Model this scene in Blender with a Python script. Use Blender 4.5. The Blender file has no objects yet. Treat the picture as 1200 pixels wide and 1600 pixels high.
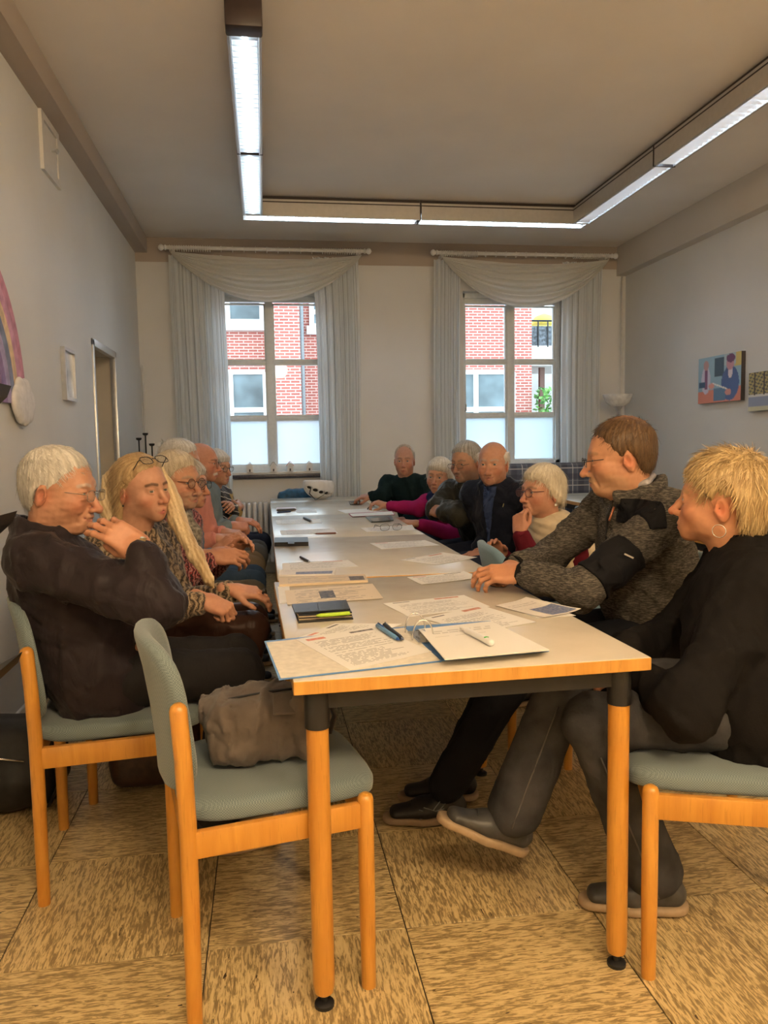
import bpy, bmesh, math, random
import numpy as np
from mathutils import Vector, Matrix, Euler

random.seed(7); np.random.seed(7)
scene = bpy.context.scene
COL = scene.collection

# ------------------------------------------------------------------ camera
CAM_F, CAM_YAW, CAM_PITCH, CAM_ROLL, CAM_H = 1223.0, 0.1503, -0.0883, -0.0175, 1.246
def cam_axes():
    f = Vector((math.sin(CAM_YAW)*math.cos(CAM_PITCH), math.cos(CAM_YAW)*math.cos(CAM_PITCH), math.sin(CAM_PITCH)))
    r = Vector((math.cos(CAM_YAW), -math.sin(CAM_YAW), 0)); u = r.cross(f)
    c, s = math.cos(CAM_ROLL), math.sin(CAM_ROLL)
    return c*r + s*u, c*u - s*r, f
CR, CU, CF = cam_axes()
CPOS = Vector((0, 0, CAM_H))
cam = bpy.data.cameras.new('camera'); camo = bpy.data.objects.new('camera', cam); COL.objects.link(camo)
cam.sensor_fit = 'VERTICAL'; cam.sensor_height = 36; cam.lens = CAM_F*36/1600; cam.clip_start = .05; cam.clip_end = 200
camo.matrix_world = Matrix((( CR.x, CU.x, -CF.x, 0), (CR.y, CU.y, -CF.y, 0), (CR.z, CU.z, -CF.z, CAM_H), (0,0,0,1)))
scene.camera = camo
def ray(u, v): return CF + CR*((u-600)/CAM_F) + CU*((800-v)/CAM_F)
def ony(u, v, y): d = ray(u, v); return CPOS + d*(y/d.y)
def onz(u, v, z): d = ray(u, v); return CPOS + d*((z-CAM_H)/d.z)
def onx(u, v, x): d = ray(u, v); return CPOS + d*(x/d.x)

# ------------------------------------------------------------------ world, exposure, daylight portals
vs = scene.view_settings
vs.view_transform = 'Standard'; vs.look = 'None'; vs.gamma = 1.0; vs.use_curve_mapping = False
vs.exposure = 1.25
world = bpy.data.worlds.new('overcast_sky'); scene.world = world; world.use_nodes = True
bg = world.node_tree.nodes['Background']
bg.inputs['Color'].default_value = (.80, .91, 1.0, 1); bg.inputs['Strength'].default_value = 2.4
def area(name, loc, rot, sx, sy, power, color, portal=False):
    l = bpy.data.lights.new(name, 'AREA'); l.shape = 'RECTANGLE'; l.size = sx; l.size_y = sy
    l.energy = power; l.color = color
    if portal: l.cycles.is_portal = True
    o = bpy.data.objects.new(name, l); COL.objects.link(o); o.location = loc; o.rotation_euler = rot
    return o
BACK = 7.65          # inner face of the window wall
WIN = [(-.44, .61), (1.98, 3.03)]   # window openings in x
for i, (a, b) in enumerate(WIN):
    area('window_portal', ((a+b)/2, BACK+.32, 1.83), (math.pi/2, 0, math.pi), b-a, 1.75, 1, (1, 1, 1), True)

# ------------------------------------------------------------------ helpers: objects
def wmat(o):
    return Matrix.Identity(4) if o is None else wmat(o.parent) @ o.matrix_basis
def tag(o, label=None, cat=None, group=None, kind=None):
    if label: o['label'] = label
    if cat: o['category'] = cat
    if group: o['group'] = group
    if kind: o['kind'] = kind
    return o
def thing(name, label, cat, loc=(0,0,0), rz=0, group=None):
    o = bpy.data.objects.new(name, None); COL.objects.link(o)
    o.empty_display_size = .1; o.location = loc; o.rotation_euler = (0, 0, rz)
    return tag(o, label, cat, group)
def to_mesh(bm, name):
    if isinstance(bm, bpy.types.Mesh): return bm
    me = bpy.data.meshes.new(name); bm.to_mesh(me); bm.free(); return me
def part(name, bm, mat, parent=None, smooth=None, local=False):
    """link a bmesh (world coordinates unless local) as ONE mesh object under parent"""
    me = to_mesh(bm, name)
    if isinstance(mat, (list, tuple)):
        for m in mat: me.materials.append(m)
    else: me.materials.append(mat)
    if smooth is not None:
        me.polygons.foreach_set('use_smooth', [True]*len(me.polygons))
        if smooth is not True and smooth < 180: me.set_sharp_from_angle(angle=math.radians(smooth))
    o = bpy.data.objects.new(name, me); COL.objects.link(o)
    if parent is not None:
        o.parent = parent
        if not local: me.transform(wmat(parent).inverted())
    elif not local and len(me.vertices):
        n = len(me.vertices); co = np.empty(n*3, np.float32); me.vertices.foreach_get('co', co); co = co.reshape(-1, 3)
        lo, hi = co.min(0), co.max(0); b = Vector(((lo[0]+hi[0])/2, (lo[1]+hi[1])/2, lo[2]))
        me.transform(Matrix.Translation(-b)); o.location = b
    return o
def struct(name, bm, mat, smooth=None, label=None):
    o = part(name, bm, mat, None, smooth); o['kind'] = 'structure'
    if label: o['label'] = label
    return o
def copy_tree(o, parent=None):
    c = o.copy(); COL.objects.link(c); c.parent = parent
    for ch in list(o.children): copy_tree(ch, c)
    return c

# ------------------------------------------------------------------ helpers: shapes
def V(*a): return Vector(a)
def bx(lo, hi, bm=None, bev=0, seg=2, M=None):
    bm = bm or bmesh.new()
    vs_ = bmesh.ops.create_cube(bm, size=1)['verts']
    lo = Vector(lo); hi = Vector(hi); c = (lo+hi)/2; s = hi-lo
    for v in vs_: v.co = Vector((v.co.x*s.x, v.co.y*s.y, v.co.z*s.z)) + c
    if bev > 0:
        es = list({e for v in vs_ for e in v.link_edges})
        r = bmesh.ops.bevel(bm, geom=es, offset=bev, segments=seg, profile=.5, affect='EDGES')
        vs_ = list({v for f in r['faces'] for v in f.verts} | {v for v in vs_ if v.is_valid})
    if M is not None:
        for v in vs_: v.co = M @ v.co
    return bm
def frame_of(d):
    d = Vector(d).normalized(); a = V(0,0,1) if abs(d.z) < .95 else V(1,0,0)
    x = a.cross(d).normalized(); return x, d.cross(x), d
def ring(bm, c, x, y, rx, ry, n): return [bm.verts.new(c + x*(rx*math.cos(2*math.pi*i/n)) + y*(ry*math.sin(2*math.pi*i/n))) for i in range(n)]
def bridge(bm, A, B):
    n = len(A)
    for i in range(n): bm.faces.new((A[i], A[(i+1) % n], B[(i+1) % n], B[i]))
def tube(path, r, bm=None, n=10, caps=True, closed=False, flat=1.0):
    """tube along a path; r a number or a list of radii"""
    bm = bm or bmesh.new(); path = [Vector(p) for p in path]; m = len(path)
    rs = r if isinstance(r, (list, tuple)) else [r]*m
    d0 = (path[1]-path[0]).normalized(); x, y, _ = frame_of(d0); rings = []
    for i, p in enumerate(path):
        if closed: d = path[(i+1) % m]-path[i-1]
        else: d = path[min(i+1, m-1)]-path[max(i-1, 0)]
        d.normalize(); x = (x - d*x.dot(d)).normalized(); y = d.cross(x)
        rings.append(ring(bm, p, x, y, rs[i], rs[i]*flat, n))
    for i in range(m-1): bridge(bm, rings[i], rings[i+1])
    if closed: bridge(bm, rings[-1], rings[0])
    elif caps: bm.faces.new(rings[0][::-1]); bm.faces.new(rings[-1])
    return bm
def lathe(prof, c=(0,0,0), axis=(0,0,1), n=24, bm=None):
    """prof: list of (radius, height) along axis"""
    bm = bm or bmesh.new(); x, y, d = frame_of(axis); c = Vector(c); prev = None
    for r, h in prof:
        p = c + d*h
        R = ring(bm, p, x, y, max(r, 1e-4), max(r, 1e-4), n)
        if prev: bridge(bm, prev, R)
        else: bm.faces.new(R[::-1])
        prev = R
    bm.faces.new(prev); return bm
def prism(pts, z0, z1, bm=None, M=None):
    bm = bm or bmesh.new()
    A = [bm.verts.new((p[0], p[1], z0)) for p in pts]; B = [bm.verts.new((p[0], p[1], z1)) for p in pts]
    bm.faces.new(A[::-1]); bm.faces.new(B); bridge(bm, A, B)
    if M is not None:
        for v in A+B: v.co = M @ v.co
    return bm
def gridmesh(fn, nu, nv, bm=None, closed_u=False):
    bm = bm or bmesh.new()
    G = [[bm.verts.new(fn(i/(nu if closed_u else nu-1), j/(nv-1))) for j in range(nv)] for i in range(nu)]
    for i in range(nu if closed_u else nu-1):
        for j in range(nv-1):
            bm.faces.new((G[i][j], G[(i+1) % nu][j], G[(i+1) % nu][j+1], G[i][j+1]))
    return bm
def sheet(fn, nu, nv, t):
    """a grid given real thickness t (along +normal)"""
    bm = gridmesh(fn, nu, nv)
    bmesh.ops.recalc_face_normals(bm, faces=bm.faces)
    r = bmesh.ops.solidify(bm, geom=list(bm.faces), thickness=t); return bm
def ball(c, r, bm=None, u=16, v=10, M=None):
    bm = bm or bmesh.new()
    vs_ = bmesh.ops.create_uvsphere(bm, u_segments=u, v_segments=v, radius=1)['verts']
    r = (r, r, r) if not isinstance(r, (tuple, list)) else r
    for q in vs_:
        q.co = Vector((q.co.x*r[0], q.co.y*r[1], q.co.z*r[2]))
        q.co = (M @ q.co if M is not None else q.co) + Vector(c)
    return bm
def RZ(a, loc=(0,0,0)): return Matrix.Translation(Vector(loc)) @ Matrix.Rotation(a, 4, 'Z')

# ------------------------------------------------------------------ helpers: materials
class NT:
    def __init__(s, name):
        s.m = bpy.data.materials.new(name); s.m.use_nodes = True; s.t = s.m.node_tree
        s.b = s.t.nodes['Principled BSDF']; s.out = s.t.nodes['Material Output']
    def n(s, typ, **kw):
        nd = s.t.nodes.new(typ)
        for k, v in kw.items():
            if k.startswith('i_'):
                key = k[2:]; key = int(key) if key.isdigit() else key.replace('_', ' ')
                s.set(nd.inputs[key], v)
            else: setattr(nd, k, v)
        return nd
    def set(s, sock, v):
        if isinstance(v, bpy.types.NodeSocket): s.t.links.new(v, sock)
        elif isinstance(v, bpy.types.Node): s.t.links.new(v.outputs[0], sock)
        else:
            if isinstance(v, (tuple, list)) and len(v) == 3 and sock.type == 'RGBA': v = (*v, 1)
            sock.default_value = v
    def math(s, op, a, b=0.0, c=0.0):
        nd = s.n('ShaderNodeMath', operation=op); s.set(nd.inputs[0], a); s.set(nd.inputs[1], b); s.set(nd.inputs[2], c); return nd.outputs[0]
    def mix(s, f, a, b, mode='MIX'):
        nd = s.n('ShaderNodeMix', data_type='RGBA', blend_type=mode)
        s.set(nd.inputs[0], f); s.set(nd.inputs[6], a); s.set(nd.inputs[7], b); return nd.outputs[2]
    def coord(s, kind='Object'): return s.n('ShaderNodeTexCoord').outputs[kind]
    def mapping(s, v, sc=(1,1,1), rot=(0,0,0), loc=(0,0,0)):
        return s.n('ShaderNodeMapping', i_Vector=v, i_Scale=sc, i_Rotation=rot, i_Location=loc).outputs[0]
    def noise(s, v, scale, detail=3, rough=.5, dist=0.0, col=False):
        nd = s.n('ShaderNodeTexNoise', i_Vector=v, i_Scale=scale, i_Detail=detail, i_Roughness=rough, i_Distortion=dist)
        return nd.outputs[1 if col else 0]
    def ramp(s, f, stops, interp='LINEAR'):
        nd = s.n('ShaderNodeValToRGB'); cr = nd.color_ramp; cr.interpolation = interp
        while len(cr.elements) < len(stops): cr.elements.new(.5)
        for e, (p, c) in zip(cr.elements, stops):
            e.position = p; e.color = (*c, 1) if len(c) == 3 else c
        s.set(nd.inputs[0], f); return nd.outputs[0]
    def bump(s, h, strength=.3, dist=.01):
        nd = s.n('ShaderNodeBump', i_Strength=strength, i_Distance=dist, i_Height=h)
        s.set(s.b.inputs['Normal'], nd.outputs[0]); return nd
    def p(s, **kw):
        for k, v in kw.items():
            s.set(s.b.inputs[{'base': 'Base Color', 'rough': 'Roughness', 'metal': 'Metallic', 'spec': 'Specular IOR Level', 'sheen': 'Sheen Weight', 'coat': 'Coat Weight', 'em': 'Emission Color', 'es': 'Emission Strength', 'sss': 'Subsurface Weight', 'trans': 'Transmission Weight'}[k]], v)
        return s
MATS = {}
def srgb(*c):
    f = lambda x: (x/255/12.92 if x/255 <= .04045 else ((x/255+.055)/1.055)**2.4)
    return tuple(f(x) for x in c)
def plain(name, col, rough=.5, metal=0, var=.06, vs_=30, bump=0, bs=200, spec=.5, sheen=0, coat=0):
    """one colour with slight procedural variation and fine relief"""
    if name in MATS: return MATS[name]
    t = NT(name); c = t.coord(); n = t.noise(c, vs_, 3)
    dk = tuple(x*(1-var*2) for x in col); lt = tuple(min(1, x*(1+var*2)) for x in col)
    t.p(base=t.ramp(n, [(.3, dk), (.7, lt)]), rough=rough, metal=metal, spec=spec, sheen=sheen, coat=coat)
    if bump: t.bump(t.noise(c, bs, 2), bump, .002)
    MATS[name] = t.m; return t.m
# ------------------------------------------------------------------ materials of the setting
def m_wall(name, col):
    t = NT(name); c = t.coord('Object'); n = t.noise(c, 1.7, 4); f = t.noise(c, 160, 2)
    t.p(base=t.ramp(n, [(.3, tuple(x*.96 for x in col)), (.7, tuple(min(1, x*1.03) for x in col))]), rough=.85, spec=.25)
    t.bump(f, .12, .003); return t.m
M_wall = m_wall('wall_plaster', (.71, .715, .71))
M_ceil = m_wall('ceiling_plaster', (.84, .80, .75))
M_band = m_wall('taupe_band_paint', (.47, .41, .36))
M_trim = plain('white_trim_paint', (.70, .69, .67), .45, var=.02)
M_frame = plain('white_window_frame', (.74, .79, .81), .4, var=.02)
M_metalgrey = plain('grey_steel_frame', (.55, .56, .57), .3, .6, var=.03)
M_door = plain('beige_door_paint', (.42, .39, .34), .5, var=.03)
M_sill = plain('dark_stone_sill', (.05, .05, .07), .3, var=.2, vs_=80)
M_black = plain('black_plastic', (.012, .012, .013), .45, var=.1)
M_blackmetal = plain('black_metal', (.014, .014, .015), .5, .2, var=.1)
M_chrome = plain('chrome', (.75, .74, .72), .18, 1, var=.02)
M_white = plain('white_plastic', (.78, .78, .78), .35, var=.02)
def m_tile():
    t = NT('marbled_floor_tile'); c = t.coord('Object')
    rnd = t.n('ShaderNodeObjectInfo').outputs['Random']
    off = t.n('ShaderNodeVectorMath', operation='SCALE', i_0=(37., 91., 5.), i_Scale=rnd).outputs[0]
    v = t.n('ShaderNodeVectorMath', operation='ADD', i_0=c, i_1=off).outputs[0]
    s1 = t.noise(t.mapping(v, (22, 130, 1)), 1.0, 5, .62, .9)
    s2 = t.noise(t.mapping(v, (40, 300, 1)), 1.0, 3, .6, .5)
    big = t.noise(v, 3.0, 2)
    f = t.math('ADD', t.math('MULTIPLY', s1, .75), t.math('MULTIPLY', s2, .25))
    f = t.math('ADD', f, t.math('MULTIPLY', t.math('SUBTRACT', big, .5), .10))
    col = t.ramp(f, [(.40, srgb(138, 118, 82)), (.47, srgb(158, 136, 94)), (.51, srgb(202, 178, 128)), (.60, srgb(216, 194, 144))])
    fl = t.noise(t.mapping(v, (30, 110, 1)), 1.0, 2, .5)
    col = t.mix(t.math('GREATER_THAN', fl, .73), col, srgb(66, 52, 34))
    t.p(base=col, rough=t.math('ADD', .24, t.math('MULTIPLY', s1, .2)), spec=.45)
    t.bump(s1, .05, .002); return t.m
M_tile = m_tile()
M_joint = plain('dark_tile_joint', (.03, .025, .02), .8)
def m_brick():
    t = NT('red_brick'); c = t.coord('Object')
    v = t.mapping(c, (1, 1, 1), (math.pi/2, 0, 0))
    sx = t.n('ShaderNodeSeparateXYZ', i_Vector=c)
    w = t.n('ShaderNodeCombineXYZ', i_X=t.math('ADD', sx.outputs[0], sx.outputs[1]), i_Y=sx.outputs[2]).outputs[0]
    b = t.n('ShaderNodeTexBrick', i_Vector=w, i_Scale=1.0, i_Color1=(.36, .092, .072), i_Color2=(.28, .068, .054), i_Mortar=(.55, .42, .38), i_Mortar_Size=.009, i_Brick_Width=.17, i_Row_Height=.054)
    n = t.noise(c, 5, 4)
    t.p(base=t.mix(t.math('MULTIPLY', n, .3), b.outputs[0], (.44, .16, .13)), rough=.85)
    t.bump(b.outputs[1], -.4, .01); return t.m
M_brick = m_brick()
def m_glass():
    t = NT('window_glass'); tr = t.n('ShaderNodeBsdfTransparent', i_Color=(.93, .97, .97)); g = t.n('ShaderNodeBsdfGlossy', i_Roughness=.02, i_Color=(.25, .25, .25))
    fr = t.n('ShaderNodeFresnel', i_IOR=1.45); mx = t.n('ShaderNodeMixShader', i_0=fr.outputs[0]); t.set(mx.inputs[1], tr); t.set(mx.inputs[2], g)
    t.t.links.new(mx.outputs[0], t.out.inputs[0]); return t.m
M_glass = m_glass()
def m_frost():
    t = NT('frosted_glass'); a = t.n('ShaderNodeBsdfTranslucent', i_Color=(.62, .70, .74)); g = t.n('ShaderNodeBsdfRefraction', i_Color=(.70, .78, .82), i_Roughness=.6, i_IOR=1.05)
    n = t.noise(t.coord(), 90, 3); bp = t.n('ShaderNodeBump', i_Strength=.3, i_Distance=.003, i_Height=n)
    t.set(a.inputs['Normal'], bp.outputs[0])
    gl = t.n('ShaderNodeBsdfGlossy', i_Roughness=.25); mx = t.n('ShaderNodeMixShader', i_0=.45); t.set(mx.inputs[1], a); t.set(mx.inputs[2], g)
    m2 = t.n('ShaderNodeMixShader', i_0=.05); t.set(m2.inputs[1], mx.outputs[0]); t.set(m2.inputs[2], gl)
    t.t.links.new(m2.outputs[0], t.out.inputs[0]); return t.m
M_frost = m_frost()
def m_curtain(name, col, transl, stripes):
    t = NT(name); c = t.coord('UV'); x = t.n('ShaderNodeSeparateXYZ', i_Vector=c).outputs[0]
    base = col
    if stripes:
        w = t.noise(t.n('ShaderNodeCombineXYZ', i_X=x).outputs[0], 26, 3, .6)
        base = t.ramp(w, [(.40, tuple(v*.66 for v in col)), (.47, col), (.62, tuple(min(1, v*1.06) for v in col))])
    d = t.n('ShaderNodeBsdfDiffuse', i_Color=base); tr = t.n('ShaderNodeBsdfTranslucent', i_Color=base)
    weave = t.noise(t.mapping(t.coord('Object'), (400, 400, 60)), 1, 2); bp = t.n('ShaderNodeBump', i_Strength=.15, i_Distance=.002, i_Height=weave)
    t.set(d.inputs['Normal'], bp.outputs[0])
    mx = t.n('ShaderNodeMixShader', i_0=transl); t.set(mx.inputs[1], d); t.set(mx.inputs[2], tr)
    t.t.links.new(mx.outputs[0], t.out.inputs[0]); return t.m
M_curt = m_curtain('striped_curtain_cloth', (.86, .90, .93), .50, True)
M_swag = m_curtain('sheer_swag_cloth', (.86, .86, .83), .40, False)

# ------------------------------------------------------------------ room shell
CZ, LX, RX, REAR = 3.17, -1.12, 3.68, -3.2
TX, TY, TS = -.676, 2.387, .5
fl = struct('floor', bx((LX-.3, REAR-.2, -.12), (RX+.2, BACK+.3, -.004)), M_joint, label='floor of square marbled tan tiles laid with alternating grain')
tile_me = to_mesh(bx((-.2485, -.2485, -.004), (.2485, .2485, 0), bev=.0008, seg=1), 'tile'); tile_me.materials.append(M_tile)
for i in range(-1, 10):
    for j in range(-12, 12):
        cx, cy = TX+TS*(i+.5), TY+TS*(j+.5)
        if cx > RX+.25 or cy > BACK+.1 or cy < REAR: continue
        o = bpy.data.objects.new('tile', tile_me); COL.objects.link(o); o.parent = fl
        o.location = Vector((cx, cy, 0))-fl.location; o.rotation_euler = (0, 0, math.pi/2 if (i+j) % 2 else 0)
def wall_with_holes(x0, x1, z0, z1, holes, y0, y1, axis='x'):
    """slab in the x-z plane (or y-z plane for axis y) with rectangular holes"""
    bm = bmesh.new(); xs = sorted({x0, x1, *[h[0] for h in holes], *[h[1] for h in holes]})
    for a, b in zip(xs[:-1], xs[1:]):
        hs = [h for h in holes if h[0] <= a+1e-6 and h[1] >= b-1e-6]; z = z0
        for h in sorted(hs, key=lambda h: h[2]):
            if h[2] > z: bx((a, y0, z), (b, y1, h[2]), bm) if axis == 'x' else bx((y0, a, z), (y1, b, h[2]), bm)
            z = h[3]
        if z < z1: bx((a, y0, z), (b, y1, z1), bm) if axis == 'x' else bx((y0, a, z), (y1, b, z1), bm)
    return bm
WZ0, WZ1 = .955, 2.72
struct('wall_back', wall_with_holes(LX-.3, RX+.3, 0, 2.95, [(a, b, WZ0, WZ1) for a, b in WIN], BACK, BACK+.34), M_wall, label='pale grey plaster wall with two tall windows')
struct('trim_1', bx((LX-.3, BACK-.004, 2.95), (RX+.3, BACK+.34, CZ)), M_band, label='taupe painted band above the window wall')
DY0, DY1, DZ = 5.57, 6.36, 1.95
struct('wall_left', wall_with_holes(REAR, BACK+.01, 0, CZ, [(DY0, DY1, 0, DZ)], LX-.3, LX, 'y'), M_wall, label='long pale plaster wall with a recessed doorway')
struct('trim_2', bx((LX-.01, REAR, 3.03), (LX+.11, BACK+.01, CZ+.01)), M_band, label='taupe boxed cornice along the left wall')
struct('wall_right', bx((RX, REAR, 0), (RX+.25, BACK+.01, CZ)), M_wall, label='pale wall on the right side with canvas pictures')
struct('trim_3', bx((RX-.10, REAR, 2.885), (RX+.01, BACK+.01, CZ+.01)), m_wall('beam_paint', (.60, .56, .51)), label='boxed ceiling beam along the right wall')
struct('wall_rear', bx((LX-.3, REAR-.2, 0), (RX+.25, REAR, CZ)), M_wall)
struct('ceiling', bx((LX-.3, REAR-.2, CZ), (RX+.25, BACK+.34, CZ+.15)), M_ceil)
bmb = bx((LX-.002, REAR, 0), (LX+.014, DY0-.05, .085), bev=.004); bx((LX-.002, DY1+.05, 0), (LX+.014, BACK, .085), bmb, bev=.004)
struct('baseboard_left', bmb, M_trim)
struct('baseboard_back', bx((LX, BACK-.014, 0), (RX, BACK+.002, .085), bev=.004), M_trim)
struct('baseboard_right', bx((RX-.014, REAR, 0), (RX+.002, BACK, .085), bev=.004), M_trim)
# corner heating pipes
tag(part('heating_pipe', tube([(LX+.03, BACK-.05, .1), (LX+.03, BACK-.05, 2.0)], .010, n=8), M_trim, None, True), 'thin white heating pipe in the corner by the left curtain', 'pipe')
tag(part('heating_pipe', tube([(RX-.06, BACK-.05, .1), (RX-.06, BACK-.05, 2.87)], .010, n=8), M_trim, None, True), 'thin white heating pipe in the corner above the uplighter lamp', 'pipe')

# doorway in the left wall
dr = thing('door_1', 'recessed doorway with steel frame and beige door in the left wall', 'door', (LX, (DY0+DY1)/2, 0)); dr['kind'] = 'structure'
bmf = bmesh.new()
for y in (DY0, DY1): bx((LX-.03, y-.025, 0), (LX+.012, y+.025, DZ+.025), bmf, bev=.004)
bx((LX-.03, DY0-.025, DZ-.02), (LX+.012, DY1+.025, DZ+.03), bmf, bev=.004)
part('door_frame', bmf, M_metalgrey, dr, 30)
rv = bx((LX-.295, DY1-.012, 0), (LX-.03, DY1-.002, DZ)); bx((LX-.295, DY0+.002, 0), (LX-.03, DY0+.012, DZ), rv); bx((LX-.295, DY0+.01, DZ-.012), (LX-.03, DY1-.01, DZ-.002), rv)
part('reveal', rv, m_wall('reveal_paint', (.55, .50, .42)), dr)
lf = part('door_leaf', bx((LX-.29, DY0+.012, .005), (LX-.25, DY1-.012, DZ-.012), bev=.003), M_door, dr)
part('handle', tube([(LX-.25, DY0+.10, 1.04), (LX-.20, DY0+.10, 1.04), (LX-.195, DY0+.115, 1.04), (LX-.195, DY0+.22, 1.04)], .009, n=8), M_chrome, lf, True)
# small access hatch high on the left wall
h = thing('wall_hatch', 'small white access hatch with a knob high on the left wall', 'hatch', (LX, 4.67, 2.76))
part('hatch_frame', wall_with_holes(4.50, 4.86, 2.72, 3.028, [(4.545, 4.815, 2.765, 2.99)], LX, LX+.018, 'y'), M_trim, h)
part('hatch_panel', bx((LX, 4.55, 2.77), (LX+.012, 4.81, 2.985), bev=.003), M_trim, h)
part('knob', lathe([(.006, 0), (.006, .02), (.015, .026), (.015, .034), (.004, .04)], (LX+.012, 4.70, 2.88), (1, 0, 0), 12), M_metalgrey, h, 40)

# ------------------------------------------------------------------ windows
def window(n, x0, x1, label):
    cx = (x0+x1)/2; Y0, Y1 = BACK+.13, BACK+.20
    w = thing(f'window_{n}', label, 'window', (cx, BACK+.15, WZ0)); w['kind'] = 'structure'; del w['category']
    fr = bmesh.new(); z0, z1 = WZ0+.015, WZ1
    zt = 2.60
    for a, b, c, d in ((x0, x0+.05, z0, z1), (x1-.05, x1, z0, z1), (x0, x1, z1-.05, z1), (x0, x1, z0, z0+.075)): bx((a, Y0-.02, c), (b, Y1+.02, d), fr, bev=.004)
    part('frame', fr, M_frame, w, 30)
    part('head_board', bx((x0+.05, Y0, zt+.02), (x1-.05, Y1, z1-.05), bev=.004), M_frame, w, 30)
    part('mullion', bx((cx-.037, Y0-.012, z0+.07), (cx+.037, Y1+.012, zt+.03), bev=.006), M_frame, w, 30)
    levels = [z0+.075, 1.505, 2.045, zt+.02]
    for sx in (0, 1):
        a, b = (x0+.05, cx-.037) if sx == 0 else (cx+.037, x1-.05)
        for k in (1, 2): part('glazing_bar', bx((a-.003, Y0+.006, levels[k]-.016), (b+.003, Y1-.006, levels[k]+.016), bev=.005), M_frame, w, 30)
        for k in range(3):
            g = part('pane', bx((a+.008, (Y0+Y1)/2-.002, levels[k]+.01), (b-.008, (Y0+Y1)/2+.002, levels[k+1]-.01)), M_frost if k == 0 else M_glass, w)
            if k == 0: g['label'] = 'frosted lower pane'
            bd = bmesh.new(); l0, l1 = levels[k]+(.016 if k else 0), levels[k+1]-.016
            for q in ((a, a+.012, l0, l1), (b-.012, b, l0, l1), (a+.012, b-.012, l0, l0+.012), (a+.012, b-.012, l1-.012, l1)): bx((q[0], Y0+.012, q[2]), (q[1], Y1-.012, q[3]), bd)
            part('glazing_bead', bd, M_frame, g)
    part('latch', tube([(x0+.045, Y0-.02, 1.55), (x0+.045, Y0-.045, 1.55), (x0+.045, Y0-.05, 1.62)], .008, n=8), M_chrome, w, True)
    part('sill', bx((x0-.02, BACK-.055, WZ0-.03), (x1+.02, Y0+.02, WZ0+.005), bev=.004), M_sill, w, 30)
    part('inner_ledge', bx((x0, BACK-.02, WZ0+.005), (x1, Y0-.02, WZ0+.03), bev=.003), M_trim, w, 30)
window(1, *WIN[0], 'left tall window of six panes over the radiator')
window(2, *WIN[1], 'right tall window of six panes behind the plaid sofa')

# ------------------------------------------------------------------ curtains, swags and rods
def uvgrid(o, nu, nv):
    me = o.data; uv = me.uv_layers.new(name='UVMap'); return uv
def cloth(fn, nu, nv):
    """cloth sheet with UVs (u across, v down)"""
    me = bpy.data.meshes.new('cloth'); vs_ = []; fs = []
    for i in range(nu):
        for j in range(nv): vs_.append(fn(i/(nu-1), j/(nv-1)))
    for i in range(nu-1):
        for j in range(nv-1): fs.append((i*nv+j, (i+1)*nv+j, (i+1)*nv+j+1, i*nv+j+1))
    me.from_pydata([tuple(v) for v in vs_], [], fs)
    uv = me.uv_layers.new(name='UVMap'); lv = np.empty(len(me.loops), np.int32); me.loops.foreach_get('vertex_index', lv)
    U = np.stack([(lv//nv)/(nu-1), (lv % nv)/(nv-1)], 1).astype(np.float32); uv.data.foreach_set('uv', U.ravel()); return me
def curtain(x0, x1, lean, pinch, seed, label):
    rs = random.Random(seed); ph = [rs.uniform(0, 6.28) for _ in range(6)]; nf = max(5, int((x1-x0)/.062))
    def fn(u, v):
        w = u + .012*math.sin(9*u+ph[0])+ .01*math.sin(v*3+ph[1]+7*u)
        x = x0 + (x1-x0)*u + lean*v*(1-u if lean > 0 else u) + .01*math.sin(v*5+ph[2])
        a = .032*(.55+.45*v)*(.75+.5*math.sin(5*u+ph[3])**2)
        y = BACK-.115 + a*math.sin(2*math.pi*nf*w+.8*math.sin(v*2.2+ph[4])) + .012*math.sin(2*math.pi*nf*2.3*w+ph[5])
        return (x, y, 2.99-(2.99-.06)*v)
    me = cloth(fn, nf*10, 26)
    o = part('curtain', me, M_curt, None, True); tag(o, label, 'curtain', 'striped side curtains')
def swag(x0, x1, zc, seed, label):
    cx = (x0+x1)/2
    def fn(u, v):
        s = 2*u-1; drop = (1-abs(s)**2.0)
        x = x0+(x1-x0)*u; top = 3.005
        pl = v + .016*math.sin(v*38+2*s)
        z = top - .05*v*1 - (top-.05-zc)*drop*(.12+.88*pl) + .0
        edge = abs(s)**6
        y = BACK-.175 - .045*drop*math.sin(math.pi*min(1, v*1.05)) + .017*(.35+.65*drop)*math.sin(v*2*math.pi*8.5+1.3*math.sin(3*s+seed)+.6*s)
        x += -.035*s*v*(abs(s)**2)
        return (x, y, z)
    me = cloth(fn, 61, 110)
    o = part('swag', me, M_swag, None, True); tag(o, label, 'swag valance', 'gathered window swags')
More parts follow.
